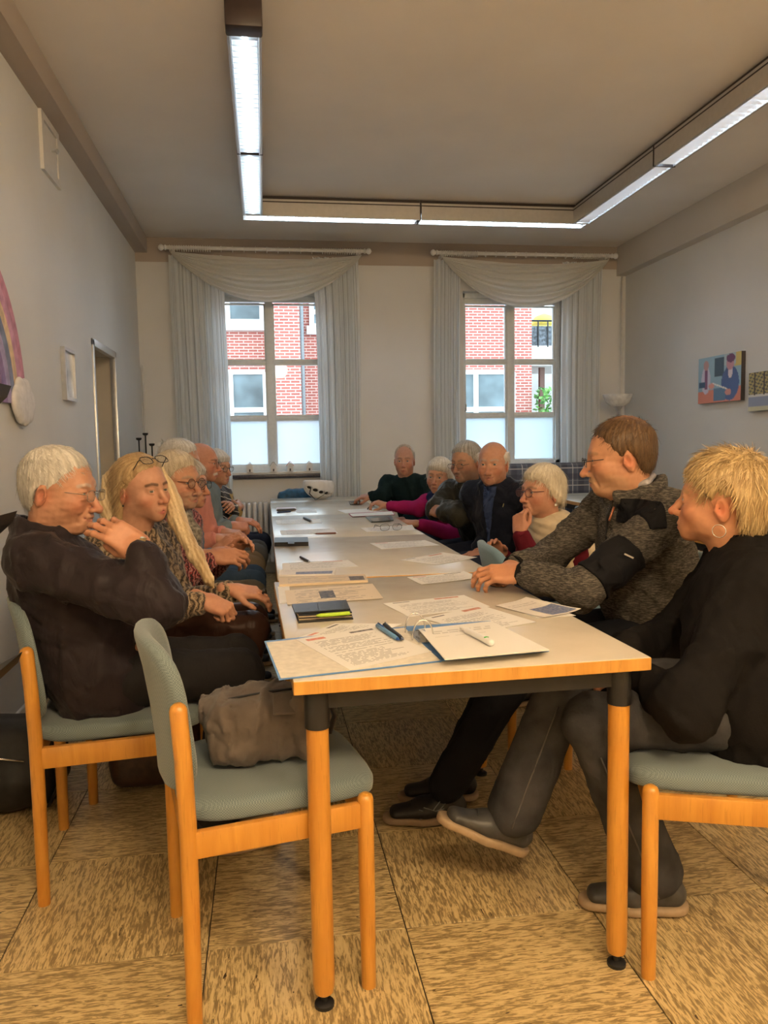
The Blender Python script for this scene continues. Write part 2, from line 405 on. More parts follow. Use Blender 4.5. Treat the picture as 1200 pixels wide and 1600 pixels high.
def rod(x0, x1, label):
    z, y = 3.045, BACK-.155
    r = thing('curtain_rod', label, 'curtain rod', ((x0+x1)/2, BACK, z))
    part('pole', tube([(x0, y, z), (x1, y, z)], .017, n=14), M_white, r, 60)
    for s, x in ((-1, x0), (1, x1)):
        part('finial', lathe([(.018, 0), (.024, .006), (.024, .014), (.014, .022), (.026, .036), (.03, .05), (.02, .066), (.004, .074)], (x, y, z), (s, 0, 0), 14), M_white, r, 50)
        part('bracket', bx((x-s*.05-.012, y-.005, z-.03), (x-s*.05+.012, BACK+.0, z+.0), bev=.004), M_white, r)
    L = x1-x0; xs = [x0+.03+i*.021 for i in range(18)]+[x1-.03-i*.021 for i in range(18)]+[x0+L*.27+i*L*.46/8 for i in range(9)]
    bm0 = bmesh.new(); n = 14
    tube([(.0, .025*math.cos(2*math.pi*i/n), .025*math.sin(2*math.pi*i/n)-.006) for i in range(n)], .0042, bm0, n=6, closed=True)
    me = to_mesh(bm0, 'ring'); me.materials.append(M_white)
    for p_ in me.polygons: p_.use_smooth = True
    for x in xs:
        o = bpy.data.objects.new('ring', me); COL.objects.link(o); o.parent = r; o.location = Vector((x, y, z))-r.location
rod(-.82, .985, 'white curtain rod with rings over the left window')
rod(1.70, 3.45, 'white curtain rod with rings over the right window')
curtain(-.80, -.31, .0, 0, 1, 'striped curtain left of the left window')
curtain(.50, .93, .05, 0, 2, 'striped curtain right of the left window beside the bare wall')
curtain(1.66, 1.92, .0, 0, 3, 'narrow striped curtain left of the right window')
curtain(2.96, 3.38, -.02, 0, 4, 'striped curtain right of the right window near the uplighter')
swag(-.79, .965, 2.565, .4, 'draped cream swag over the left window')
swag(1.73, 3.42, 2.535, 1.2, 'draped cream swag over the right window')

# ------------------------------------------------------------------ radiator under the left window
rad = thing('radiator', 'white ribbed radiator under the left window', 'radiator', (.08, BACK-.09, 0))
rbm = bmesh.new()
for k in range(14):
    x = -.26+k*.052
    me = part('rib', bx((x-.019, BACK-.15, .12), (x+.019, BACK-.03, .70), bev=.016, seg=3), M_white, rad, 40)
part('pipe', tube([(.41, BACK-.09, .16), (.46, BACK-.09, .16), (.46, BACK-.09, .0)], .012, n=8), M_white, rad, True)
part('header', tube([(-.26, BACK-.09, .17), (.42, BACK-.09, .17)], .022, n=8), M_white, rad, True)

# ------------------------------------------------------------------ ceiling light line (three arms, louvred)
def m_louver():
    t = NT('louvre_aluminium'); t.p(base=(.80, .84, .88), rough=.32, metal=.85); return t.m
M_louv = m_louver()
M_lens = NT('fluorescent_tube').p(base=(.9, .95, 1), em=(.70, .85, 1.0), es=11.0).m  # glow added to the tubes to brighten a room too dark by daylight
M_alu = plain('champagne_aluminium_housing', (.52, .50, .47), .35, .5, var=.02)
M_alub = plain('dark_end_cap', (.035, .022, .02), .4, var=.05)
louv_me = {}
def light_unit(p0, p1, label, cap0=False, joint1=True, lit=1.0):
    p0, p1 = Vector(p0), Vector(p1); d = p1-p0; L = d.length; rz = math.atan2(d.y, d.x)
    o = thing('louvred_ceiling_light', label, 'ceiling light', p0, rz, 'linked louvred ceiling lights')
    w, h_ = .075, .125
    b = bmesh.new()
    bx((0, -w, .05), (L, w, h_), b)
    bx((0, -w, 0), (L, -w+.012, .05), b); bx((0, w-.012, 0), (L, w, .05), b)
    part('housing', b, M_alu, o, local=True)
    s = bmesh.new(); bx((0, -w-.002, 0.10), (L, -w+.004, .108), s); bx((0, w-.004, .10), (L, w+.002, .108), s)
    bx((0, -.055, h_), (L, .055, h_+.027), s)
    part('seam_strip', s, M_alub, o, local=True)
    part('tube_lamp', tube([(.03, 0, .036), (L-.03, 0, .036)], .011, n=8), M_lens, o, True, local=True)
    k = max(4, int(L/.052))
    if 'l' not in louv_me:
        lb = bmesh.new(); bx((-.0012, -w+.013, .002), (.0012, w-.013, .030), lb); me = to_mesh(lb, 'louvre_blade'); me.materials.append(M_louv); louv_me['l'] = me
    for i in range(k):
        q = bpy.data.objects.new('louvre_blade', louv_me['l']); COL.objects.link(q); q.parent = o; q.location = ((i+.5)*L/k, 0, 0); q.rotation_euler = (0, .5, 0)
    g = bmesh.new()
    for y in (-w+.013, w-.019): bx((0, y, -.002), (L, y+.006, .012), g)
    part('edge_rail', g, M_louv, o, local=True)
    if cap0: part('end_cap', bx((-.10, -w-.004, -.004), (0, w+.004, h_+.004), bev=.01), M_alub, o, 30, local=True)
    if joint1: part('joint', bx((L-.004, -w-.003, -.003), (L+.004, w+.003, h_+.003)), M_alub, o, local=True)
CLZ = 3.015
light_unit((-.03, 3.62, CLZ), (-.03, 5.02, CLZ), 'long louvred ceiling light with dark end cap, nearest on the left arm', True)
light_unit((-.03, 5.03, CLZ), (-.03, 6.30, CLZ), 'louvred ceiling light at the far end of the left arm', joint1=False)
light_unit((-.105, 6.375, CLZ), (1.29, 6.375, CLZ), 'louvred ceiling light parallel to the windows, left half')
light_unit((1.30, 6.375, CLZ), (2.72, 6.375, CLZ), 'louvred ceiling light parallel to the windows, right half', joint1=False)
light_unit((2.645, 6.30, CLZ), (2.645, 4.96, CLZ), 'louvred ceiling light at the far end of the right arm')
light_unit((2.645, 4.95, CLZ), (2.645, 3.4, CLZ), 'louvred ceiling light nearest on the right arm, running out of view')
light_unit((2.645, 3.39, CLZ), (2.645, 1.9, CLZ), 'louvred ceiling light of the right arm beyond the picture edge')

# warm globe lamps that light the near end of the room
M_globe = NT('warm_opal_globe').p(base=(.9, .8, .65), em=(1.0, .72, .42), es=50.0).m
for gx, gy, lab in ((.35, -.55, 'warm opal globe lamp on the ceiling nearest the table'), (2.0, -.9, 'warm opal globe lamp on the ceiling towards the right wall')):
    g = thing('globe_lamp', lab, 'ceiling lamp', (gx, gy, CZ), 0, 'warm globe lamps')
    part('canopy', lathe([(.06, 0), (.06, .02), (.012, .03), (.012, .25)], (gx, gy, CZ), (0, 0, -1), 16), M_white, g, 40)
    part('globe', ball((gx, gy, CZ-.42), .17, u=20, v=12), M_globe, g, True)

# ------------------------------------------------------------------ outside
M_rend = plain('white_render', (.60, .60, .59), .8, var=.05, vs_=4)
M_winw = plain('white_facade_frame', (.70, .71, .71), .5, var=.02)
M_winglass = plain('facade_glass', (.11, .15, .17), .35, var=.3, vs_=1.5)
M_pipe = plain('zinc_pipe', (.20, .23, .25), .5, .0)
EY = 15.0
eb = thing('brick_house', 'red brick house across the street seen through both windows', 'building', (3, EY, 0))
part('facade', bx((-8, EY, -1), (.22, EY+.4, 4.4)), M_brick, eb)
part('projecting_bay', bx((.22, EY-.9, -1), (.69, EY+.4, 4.4)), M_brick, eb)
part('recessed_wall', bx((.69, EY+.35, -1), (3.2, EY+.8, 4.4)), M_brick, eb)
part('side_wing', bx((3.2, EY-.25, -1), (5.18, EY+.8, 4.4)), M_brick, eb)
part('corner_wall', bx((5.18, EY+.5, -1), (5.42, EY+2.5, 2.70)), M_brick, eb)
dp = part('drainpipe', tube([(.78, EY+.28, 0), (.78, EY+.28, 4.4)], .045, n=10), M_pipe, eb, True)
def fwin(x0, x1, z0, z1, y, cols, rows):
    f = bmesh.new(); t = .09
    bx((x0-.1, y-.09, z0-.16), (x1+.1, y-.02, z0), f)
    xs = [x0+(x1-x0)*c for c in cols]; zs = [z0+(z1-z0)*r for r in rows]
    for x in xs: bx((x-t/2, y-.07, z0), (x+t/2, y+.0, z1), f)
    for z in zs: bx((x0, y-.066, z-t/2), (x1, y+.0, z+t/2), f)
    w = part('window', f, M_winw, eb)
    for a, b in zip(xs[:-1], xs[1:]):
        for c, d in zip(zs[:-1], zs[1:]): part('pane', bx((a+t/2, y-.03, c+t/2), (b-t/2, y-.012, d-t/2)), M_winglass, w)
fwin(-2.2, .06, 1.2, 2.60, EY, (0, .33, .72, 1), (0, .50, 1))
fwin(-2.2, .04, 3.52, 4.3, EY, (0, .33, .72, 1), (0, .5, 1))
fwin(.98, 1.9, 3.50, 4.3, EY+.35, (0, .5, 1), (0, .33, .66, 1))
fwin(3.25, 4.78, 1.2, 2.56, EY-.25, (0, .52, 1), (0, .48, 1))
bal = thing('balcony', 'white balcony with dark railing seen through the right window', 'balcony', (6.3, EY+.3, 2.7))
part('slab', bx((5.2, EY+.1, 2.72), (8.0, EY+2.0, 3.08)), M_rend, bal)
part('railing_panel', bx((5.25, EY+.16, 3.12), (8.0, EY+.19, 3.50)), plain('perforated_dark_panel', (.06, .07, .085), .5, var=.6, vs_=25), bal)
for k in range(12): part('baluster', tube([(5.25+k*.2, EY+.14, 3.08), (5.25+k*.2, EY+.14, 3.6)], .014, n=6), M_blackmetal, bal)
part('handrail', tube([(5.2, EY+.14, 3.6), (8, EY+.14, 3.6)], .02, n=6), M_blackmetal, bal)
part('back_wall', bx((5.45, EY+2.5, -1), (9, EY+2.8, 4.4)), M_rend, bal)
part('post', bx((5.62, EY+.5, 0), (5.72, EY+.6, 2.72)), plain('brown_post', (.16, .08, .06), .6), bal)
yl = plain('yellow_parasol', (.68, .54, .10), .7)
part('parasol', lathe([(.30, 0), (.2, .18), (.02, .25)], (5.85, EY+.9, 3.62), (0, 0, 1), 10), yl, bal, True)
def leafy(name, c, r, n, seed, mat, label, cat):
    rs = np.random.RandomState(seed); vs_ = []; fs = []
    for k in range(n):
        p = rs.uniform(-1, 1, 3); p = np.array(c)+p*np.array(r); a = rs.normal(size=3); a /= np.linalg.norm(a); b = np.cross(a, rs.normal(size=3)); b /= np.linalg.norm(b); s = rs.uniform(.04, .08)
        i = len(vs_); vs_ += [p-a*s, p+b*s*.5, p+a*s, p-b*s*.5]; fs.append((i, i+1, i+2, i+3))
    me = bpy.data.meshes.new(name); me.from_pydata([tuple(v) for v in vs_], [], fs)
    return tag(part(name, me, mat), label, cat)
hg = leafy('hedge', (6.15, EY-.62, 1.12), (.98, .28, 1.10), 2600, 3, plain('hedge_leaf', (.10, .25, .055), .6, var=.4, vs_=6), 'green hedge under the balcony across the street', 'hedge')
# the house stands across a wide street: everything built at EY is set back, same outline in the windows
KS = 22/15
for o_, z_ in ((eb, 0), (bal, 2.7), (hg, None)):
    l_ = o_.location.copy(); o_.location = (l_.x*KS, l_.y*KS, CAM_H+(l_.z-CAM_H)*KS); o_.scale = (KS, KS, KS)
struct('pavement', bx((-20, BACK+.34, -2.15), (24, EY*KS+8, -2.05)), plain('grey_paving', (.28, .28, .28), .8), label='grey street surface outside the windows')
# ------------------------------------------------------------------ signed-distance modelling (smooth unions meshed into one surface)
def smin(a, b, k):
    h = np.maximum(k-np.abs(a-b), 0)/k
    return np.minimum(a, b)-h*h*k*.25
def A3(p): return np.array([p[0], p[1], p[2]], np.float32)
class SDF:
    def __init__(s): s.ops = []
    def add(s, fn, lo, hi, k=.01, op='u'):
        s.ops.append((fn, np.asarray(lo, np.float32), np.asarray(hi, np.float32), k, op)); return s
    def cone(s, a, b, r1, r2=None, k=.015, op='u'):
        a, b = A3(a), A3(b); r2 = r1 if r2 is None else r2; ba = b-a; L2 = float(ba@ba)+1e-12
        def fn(P):
            q = P-a; t = np.clip((q@ba)/L2, 0, 1)[..., None]
            return np.linalg.norm(q-t*ba, axis=-1)-(r1+(r2-r1)*t[..., 0])
        R = max(r1, r2); return s.add(fn, np.minimum(a, b)-R, np.maximum(a, b)+R, k, op)
    def path(s, pts, rs, k=.015, op='u'):
        for i in range(len(pts)-1): s.cone(pts[i], pts[i+1], rs[i], rs[i+1], k, op)
        return s
    def ell(s, c, r, M=None, k=.015, op='u'):
        c = A3(c); r = np.array(r, np.float32); R = np.array(M, np.float32) if M is not None else np.eye(3, dtype=np.float32)  # columns = axes
        def fn(P):
            q = (P-c)@R; k0 = np.linalg.norm(q/r, axis=-1); k1 = np.linalg.norm(q/(r*r), axis=-1)+1e-6
            return k0*(k0-1)/k1
        m = np.abs(R)@r; return s.add(fn, c-m, c+m, k, op)
    def ecap(s, a, b, ra, rb, side, k=.03, op='u', pw=2.0):
        """elliptic capsule: ra/rb = (half width along side, half depth)"""
        a, b, side = A3(a), A3(b), A3(side); ba = b-a; L = float(np.linalg.norm(ba))+1e-9; ax = ba/L
        side = side-ax*(side@ax); side /= np.linalg.norm(side); fw = np.cross(ax, side)
        ra = np.array(ra, np.float32); rb = np.array(rb, np.float32)
        def fn(P):
            q = P-a; h = q@ax; t = np.clip(h/L, 0, 1); o = h-t*L
            rx = ra[0]+(rb[0]-ra[0])*t; ry = ra[1]+(rb[1]-ra[1])*t; rm = np.minimum(rx, ry)
            x = np.abs(q@side)/rx; y = np.abs(q@fw)/ry; z = np.abs(o)/rm
            k0 = (x**pw+y**pw+z**pw)**(1/pw); g = np.sqrt((x/rx)**2+(y/ry)**2+(z/rm)**2)+1e-6
            return k0*(k0-1)/g*1.0
        m = max(ra.max(), rb.max()); return s.add(fn, np.minimum(a, b)-m, np.maximum(a, b)+m, k, op)
    def box(s, c, hs, r, M=None, k=.01, op='u'):
        c = A3(c); hs = np.array(hs, np.float32); R = np.array(M, np.float32) if M is not None else np.eye(3, dtype=np.float32)
        def fn(P):
            q = np.abs((P-c)@R)-(hs-r); return np.linalg.norm(np.maximum(q, 0), axis=-1)+np.minimum(q.max(-1), 0)-r
        m = np.abs(R)@hs; return s.add(fn, c-m, c+m, k, op)
    def warp(s, fn):   # fn(P, d) -> d, applied to the whole field at this point
        s.ops.append((fn, None, None, 0, 'w')); return s
    def mesh(s, h, bounds=None):
        los = [o[1] for o in s.ops if o[4] == 'u']; his = [o[2] for o in s.ops if o[4] == 'u']
        lo = np.min(los, 0)-3*h-.01; hi = np.max(his, 0)+3*h+.01
        if bounds is not None: lo = np.asarray(bounds[0], np.float32); hi = np.asarray(bounds[1], np.float32)
        n = np.ceil((hi-lo)/h).astype(int)+1
        ax = [lo[i]+h*np.arange(n[i], dtype=np.float32) for i in range(3)]
        D = np.full(n, .08, np.float32)
        def grid(sl): return np.stack(np.meshgrid(ax[0][sl[0]], ax[1][sl[1]], ax[2][sl[2]], indexing='ij'), -1)
        for fn, a, b, k, op in s.ops:
            if op == 'w':
                band = np.abs(D) < .05; P = np.stack([ax[0][np.nonzero(band)[0]], ax[1][np.nonzero(band)[1]], ax[2][np.nonzero(band)[2]]], -1); D[band] = fn(P, D[band]); continue
            m = k*1.0+3*h
            i0 = np.maximum(((a-m-lo)/h).astype(int), 0); i1 = np.minimum(((b+m-lo)/h).astype(int)+2, n)
            if (i1 <= i0).any(): continue
            sl = tuple(slice(i0[j], i1[j]) for j in range(3)); d = fn(grid(sl)); c = D[sl]
            if op == 'u': D[sl] = smin(c, d, k)
            elif op == 's': D[sl] = -smin(-c, d, k)
            elif op == 'i':
                F = np.full(n, .08, np.float32); F[sl] = -smin(-c, -d, k); D = F
        return surface_nets(D, lo, h)
def surface_nets(D, lo, h):
    S = D < 0; nx, ny, nz = D.shape
    c8 = [S[i:nx-1+i, j:ny-1+j, k:nz-1+k] for i in (0, 1) for j in (0, 1) for k in (0, 1)]
    cnt = sum(c.astype(np.int8) for c in c8); act = (cnt > 0) & (cnt < 8)
    I = np.stack(np.nonzero(act), -1); idx = np.full(act.shape, -1, np.int64); idx[act] = np.arange(len(I))
    acc = np.zeros((len(I), 3), np.float64); num = np.zeros(len(I))
    corners = np.array([(i, j, k) for i in (0, 1) for j in (0, 1) for k in (0, 1)])
    for a in range(8):
        for b in range(a+1, 8):
            if np.abs(corners[a]-corners[b]).sum() != 1: continue
            pa = I+corners[a]; pb = I+corners[b]; da = D[pa[:, 0], pa[:, 1], pa[:, 2]]; db = D[pb[:, 0], pb[:, 1], pb[:, 2]]
            m = (da < 0) != (db < 0); t = da[m]/(da[m]-db[m]); acc[m] += corners[a]+(corners[b]-corners[a])*t[:, None]; num[m] += 1
    V_ = lo+h*(I+acc/num[:, None]); Q = []
    for axn in range(3):
        s0 = [slice(None)]*3; s1 = [slice(None)]*3; s0[axn] = slice(0, -1); s1[axn] = slice(1, None)
        ch = S[tuple(s0)] != S[tuple(s1)]; E_ = np.stack(np.nonzero(ch), -1)
        u, v = (axn+1) % 3, (axn+2) % 3
        ok = (E_[:, u] > 0) & (E_[:, v] > 0) & (E_[:, u] < act.shape[u]) & (E_[:, v] < act.shape[v]); E_ = E_[ok]
        ins = S[E_[:, 0], E_[:, 1], E_[:, 2]]
        def cell(du, dv):
            q = E_.copy(); q[:, u] -= du; q[:, v] -= dv; return idx[q[:, 0], q[:, 1], q[:, 2]]
        q = np.stack([cell(1, 1), cell(0, 1), cell(0, 0), cell(1, 0)], -1); q[~ins] = q[~ins][:, ::-1]; Q.append(q)
    Q = np.concatenate(Q); Q = Q[(Q >= 0).all(1)]
    return V_.astype(np.float32), Q.astype(np.int32)
def np_mesh(name, Vv, Q, cols=None, attr='col'):
    me = bpy.data.meshes.new(name); me.vertices.add(len(Vv)); me.vertices.foreach_set('co', np.ascontiguousarray(Vv, np.float32).ravel())
    k = Q.shape[1]; me.loops.add(Q.size); me.loops.foreach_set('vertex_index', np.ascontiguousarray(Q, np.int32).ravel())
    me.polygons.add(len(Q)); me.polygons.foreach_set('loop_start', np.arange(0, Q.size, k, dtype=np.int32))
    me.polygons.foreach_set('use_smooth', np.ones(len(Q), bool)); me.update(calc_edges=True); me.validate()
    if cols is not None:
        a = me.color_attributes.new(attr, 'FLOAT_COLOR', 'POINT'); c = np.ones((len(Vv), 4), np.float32); c[:, :3] = cols; a.data.foreach_set('color', c.ravel())
    return me
def sdf_part(name, s, h, mat, parent=None):
    v, q = s.mesh(h); return part(name, np_mesh(name, v, q), mat, parent)
def wob(P, f, seed=0):
    """cheap smooth noise in -1..1"""
    r = np.random.RandomState(seed); out = 0
    for i in range(4):
        w = r.normal(size=3)*f*(1+.45*i); out = out+np.sin(P@w.astype(np.float32)+r.uniform(0, 6.28))/(1+.5*i)
    return out/2.1

def folds(P, d, amp=.006, f=17, seed=1):
    w = wob(P*np.array([1, 1, .75], np.float32), f, seed); w2 = wob(P, f*2.1, seed+1)
    w3 = wob(P+.02*np.stack([w2, w, w2], -1).astype(np.float32), f*1.6, seed+3)
    return d-amp*np.maximum(0, 1-np.abs(w)*2.6)-amp*.5*np.maximum(0, 1-np.abs(w2)*2.4)+amp*.55*np.maximum(0, 1-np.abs(w3)*4.5)+amp*.45

# ------------------------------------------------------------------ furniture materials
def m_wood(name, c1, c2, rough=.32):
    t = NT(name); c = t.coord('Object'); n = t.noise(t.mapping(c, (22, 22, 2.2)), 1, 4, .6, .8); f = t.noise(t.mapping(c, (220, 220, 14)), 1, 2)
    col = t.ramp(n, [(.3, c2), (.65, c1)]); col = t.mix(t.math('MULTIPLY', t.math('GREATER_THAN', f, .64), .25), col, tuple(x*.6 for x in c2))
    t.p(base=col, rough=rough, spec=.5, coat=.25); return t.m
M_beech = m_wood('beech_wood', srgb(206, 148, 62), srgb(184, 122, 44))
M_edge = m_wood('beech_table_edge', srgb(206, 154, 74), srgb(188, 132, 56))
def m_lam():
    t = NT('pale_laminate'); c = t.coord('Object'); n = t.noise(c, 6, 5, .6); f = t.noise(c, 500, 2)
    t.p(base=t.ramp(n, [(.3, (.60, .55, .46)), (.7, (.66, .61, .52))]), rough=t.math('ADD', .20, t.math('MULTIPLY', n, .10)), spec=.5); t.bump(f, .03, .001); return t.m
M_lam = m_lam()
def m_uph():
    t = NT('teal_grey_upholstery'); c = t.coord('Object')
    ck = t.n('ShaderNodeTexChecker', i_Vector=c, i_Scale=330, i_Color1=srgb(126, 140, 142), i_Color2=srgb(98, 112, 116))
    n = t.noise(c, 9, 3); t.p(base=t.mix(t.math('MULTIPLY', n, .3), ck.outputs[0], srgb(104, 118, 122)), rough=.9, sheen=.25, spec=.2)
    t.bump(ck.outputs[1], .35, .0015); return t.m
M_uph = m_uph()
M_uphb = plain('blue_upholstery', srgb(108, 138, 156), .85, var=.06, vs_=400, bump=.3, bs=600, sheen=.2)

# ------------------------------------------------------------------ meeting tables
TZ = .757
def table(x0, x1, y0, y1, label, rz=0, group='meeting tables', legr=.0245):
    cx, cy = (x0+x1)/2, (y0+y1)/2; hx, hy = (x1-x0)/2, (y1-y0)/2
    t = thing('meeting_table', label, 'table', (cx, cy, 0), rz, group)
    part('tabletop', bx((-hx+.001, -hy+.001, TZ-.028), (hx-.001, hy-.001, TZ), bev=.002), M_lam, t, 30, local=True)
    e = bmesh.new()
    for q in ((-hx, -hy, hx, -hy+.004), (-hx, hy-.004, hx, hy), (-hx, -hy, -hx+.004, hy), (hx-.004, -hy, hx, hy)): bx((q[0], q[1], TZ-.030), (q[2], q[3], TZ-.0012), e, bev=.0015, seg=1)
    part('wooden_edge', e, M_edge, t, local=True)
    a = bmesh.new(); i = .052
    for q in ((-hx+i, -hy+i-.012, hx-i, -hy+i+.012), (-hx+i, hy-i-.012, hx-i, hy-i+.012), (-hx+i-.012, -hy+i, -hx+i+.012, hy-i), (hx-i-.012, -hy+i, hx-i+.012, hy-i)): bx((q[0], q[1], TZ-.075), (q[2], q[3], TZ-.030), a)
    part('apron', a, M_black, t, local=True)
    for sx in (-1, 1):
        for sy in (-1, 1):
            x, y = sx*(hx-i), sy*(hy-i)
            l = part('leg', lathe([(legr*.55, .028), (legr*.85, .034), (legr, .055), (legr, TZ-.115)], (x, y, 0), n=20), M_beech, t, 40, local=True)
            part('leg_sleeve', lathe([(legr+.003, TZ-.118), (legr+.003, TZ-.03)], (x, y, 0), n=20), M_black, l, 40, local=True)
            f = lathe([(.022, 0), (.022, .008), (.016, .012), (.008, .013), (.007, .034)], (x, y, 0), n=16); part('foot', f, M_black, l, 40, local=True)
    return t
T0, T1 = .032, .832
table(T0, T1, 1.60, 2.80, 'nearest meeting table with the open ring binder', math.radians(1.2))
table(T0+.002, T1+.002, 2.825, 4.065, 'second meeting table from the front, edge to edge with the nearest')
table(T0+.004, T1+.004, 4.07, 5.40, 'third meeting table from the front, with the lone eyeglasses')
table(T0+.006, T1+.006, 5.405, 6.66, 'fourth meeting table, by the pink sleeved woman')
table(T0+.01, T1+.01, 6.665, 7.17, 'short meeting table at the far end carrying the bicycle helmet')
table(2.10, 2.90, 3.46, 4.80, 'white topped side table at the right behind the hoodie wearer', 0, 'side tables')
table(2.42, 3.22, 5.35, 6.78, 'white topped side table in front of the plaid sofa', 0, 'side tables')

# ------------------------------------------------------------------ stacking chairs with round beech legs
def make_chair(fab, wood):
    c = thing('chair', 'chair', 'chair')
    Y, XB, XF = .222, -.195, .195; r = .0185
    for s in (-1, 1):
        cap = [(r*.93, .0), (r, .004)]
        path = [V(XB-.002, s*Y, 0), V(XB, s*Y, .30), V(XB, s*Y, .46), V(XB-.004, s*Y, .60), V(XB-.010, s*Y, .705), V(XB-.0105, s*Y, .714), V(XB-.011, s*Y, .720)]
        part('leg', tube(path, [r*.9, r, r, r, r, r*.82, r*.4], n=16), wood, c, 60, local=True)
        path = [V(XF, s*Y, 0), V(XF, s*Y, .2), V(XF, s*Y, .447), V(XF, s*Y, .456), V(XF, s*Y, .461)]
        part('leg', tube(path, [r*.9, r, r, r*.82, r*.4], n=16), wood, c, 60, local=True)
        part('side_rail', bx((XB, s*Y-.010, .383), (XF, s*Y+.010, .442), bev=.004), wood, c, 40, local=True)
    for x in (XB, XF): part('cross_rail', bx((x-.010, -Y, .386), (x+.010, Y, .438), bev=.003), wood, c, 40, local=True)
    sb = bmesh.new(); prev = None; n = 44
    for z, sc in ((.438, .95), (.444, .995), (.452, 1.0), (.468, 1.0), (.478, .975), (.484, .92), (.487, .75), (.484, .35), (.483, .05)):
        R_ = []
        for i in range(n):
            a = 2*math.pi*i/n; cc, ss = math.cos(a), math.sin(a); e = .42
            x = .022+.228*sc*math.copysign(abs(cc)**e, cc); y = .206*sc*math.copysign(abs(ss)**e, ss)
            R_.append(sb.verts.new((x, y, z-.010*max(0, (x-.15)/.1)**2)))
        if prev: bridge(sb, prev, R_)
        else: sb.faces.new(R_[::-1])
        prev = R_
    sb.faces.new(prev); part('seat', sb, fab, c, 70, local=True)
    bb = bmesh.new(); prev = None; n = 40
    for off, sc in ((.006, .02), (.004, .5), (-.002, .88), (-.001, .965), (.006, .995), (.014, 1.0), (.022, .995), (.029, .965), (.030, .88), (.027, .5), (.025, .02)):
        R_ = []
        for i in range(n):
            a = 2*math.pi*i/n; cc, ss = math.cos(a), math.sin(a); e = .52
            p_ = sc*math.copysign(abs(cc)**e, cc); q_ = sc*math.copysign(abs(ss)**e, ss)
            R_.append(bb.verts.new((-.235-.022*(q_+1)+.055*p_*p_+off, .205*p_*(1+.04*q_), .660+.176*q_)))
        if prev: bridge(bb, prev, R_)
        else: bb.faces.new(R_[::-1])
        prev = R_
    bb.faces.new(prev); bmesh.ops.recalc_face_normals(bb, faces=bb.faces)
    part('backrest', bb, fab, c, 70, local=True)
    return c
proto = make_chair(M_uph, M_beech)
protob = make_chair(M_uphb, M_beech)
USED = set()
def chair(x, y, deg, label, blue=False, group='beech chairs with upholstered seats'):
    src = protob if blue else proto
    if src.name not in USED: USED.add(src.name); c = src
    else: c = copy_tree(src)
    c.location = (x, y, 0); c.rotation_euler = (0, 0, math.radians(deg)); tag(c, label, 'chair', group); return c
chair(-.032, 1.872, 11, 'empty grey green chair in front carrying the canvas bag')
chair(-.466, 2.413, 7, 'grey green chair under the man in the dark jacket')
chair(-.45, 3.02, 4, 'grey green chair under the long haired blonde woman')
chair(-.46, 3.52, 2, 'grey green chair under the man in the red patterned shirt')
chair(-.46, 4.02, 2, 'grey green chair under the person in grey blue behind the red shirt')
chair(-.47, 4.52, 0, 'grey green chair under the man in the salmon pink sweater')
chair(-.47, 5.05, 0, 'grey green chair under the bald man on the left')
chair(-.42, 5.62, 0, 'grey green chair under the woman in the striped dark sweater')
chair(1.105, 1.75, 160, 'grey green chair under the woman in the black hoodie')
chair(1.30, 2.52, 180, 'grey green chair under the man in the grey fleece jacket')
chair(1.13, 3.04, -5, 'empty chair turned away from the table, its back against the table edge', True)
chair(1.47, 3.60, 185, 'blue chair under the woman in the cream vest', True)
chair(1.34, 4.18, 183, 'grey green chair under the bald man in the navy jacket')
chair(1.34, 4.70, 183, 'grey green chair under the man with crossed arms')
chair(1.34, 5.30, 183, 'grey green chair under the woman in the magenta sweater')
chair(1.24, 6.15, 205, 'grey green chair under the man at the far end in dark green')
chair(2.17, 4.52, 0, 'blue chair at the side table between the cream vest and the fleece jacket', True)
chair(2.13, 3.78, 0, 'blue chair at the right side table behind the fleece jacket', True)

# ------------------------------------------------------------------ plaid sofa
def m_plaid():
    t = NT('navy_plaid_fabric'); c = t.coord('Object'); s = t.n('ShaderNodeSeparateXYZ', i_Vector=c)
    def bands(x, per):
        f = t.math('FRACT', t.math('MULTIPLY', x, 1/per)); return t.math('LESS_THAN', f, .06), t.math('LESS_THAN', t.math('ABSOLUTE', t.math('SUBTRACT', f, .55)), .16), t.math('LESS_THAN', t.math('ABSOLUTE', t.math('SUBTRACT', f, .30)), .012)
    zc = t.math('ADD', s.outputs[2], t.math('MULTIPLY', s.outputs[1], .9))
    col = srgb(96, 104, 124)
    for x in (s.outputs[0], zc):
        a, b, d = bands(x, .17)
        col = t.mix(t.math('MULTIPLY', b, .45), col, srgb(52, 58, 78)); col = t.mix(t.math('MULTIPLY', a, .75), col, srgb(205, 208, 214)); col = t.mix(t.math('MULTIPLY', d, .6), col, srgb(170, 175, 185))
    t.p(base=col, rough=.9, sheen=.2); t.bump(t.noise(c, 500, 2), .2, .002); return t.m
M_plaid = m_plaid()
so = thing('sofa', 'dark blue plaid sofa standing below the right window', 'sofa', (2.62, 7.2, 0))
part('base', bx((1.95, 6.88, .10), (3.25, 7.46, .30), bev=.03), M_plaid, so, 40)
for k in range(2): part('seat_cushion', bx((1.96+.645*k, 6.86, .30), (2.595+.645*k, 7.32, .46), bev=.05, seg=4), M_plaid, so, 60)
part('backrest', bx((1.93, 7.26, .30), (3.27, 7.48, 1.02), bev=.05, seg=4), M_plaid, so, 60)
for x in (1.90, 3.24): part('armrest', bx((x, 6.86, .12), (x+.10, 7.46, .62), bev=.04, seg=4), M_plaid, so, 60)
for x in (2.0, 3.2):
    for y in (6.95, 7.4): part('leg', lathe([(.018, 0), (.024, .11)], (x, y, 0), n=10), M_beech, so)
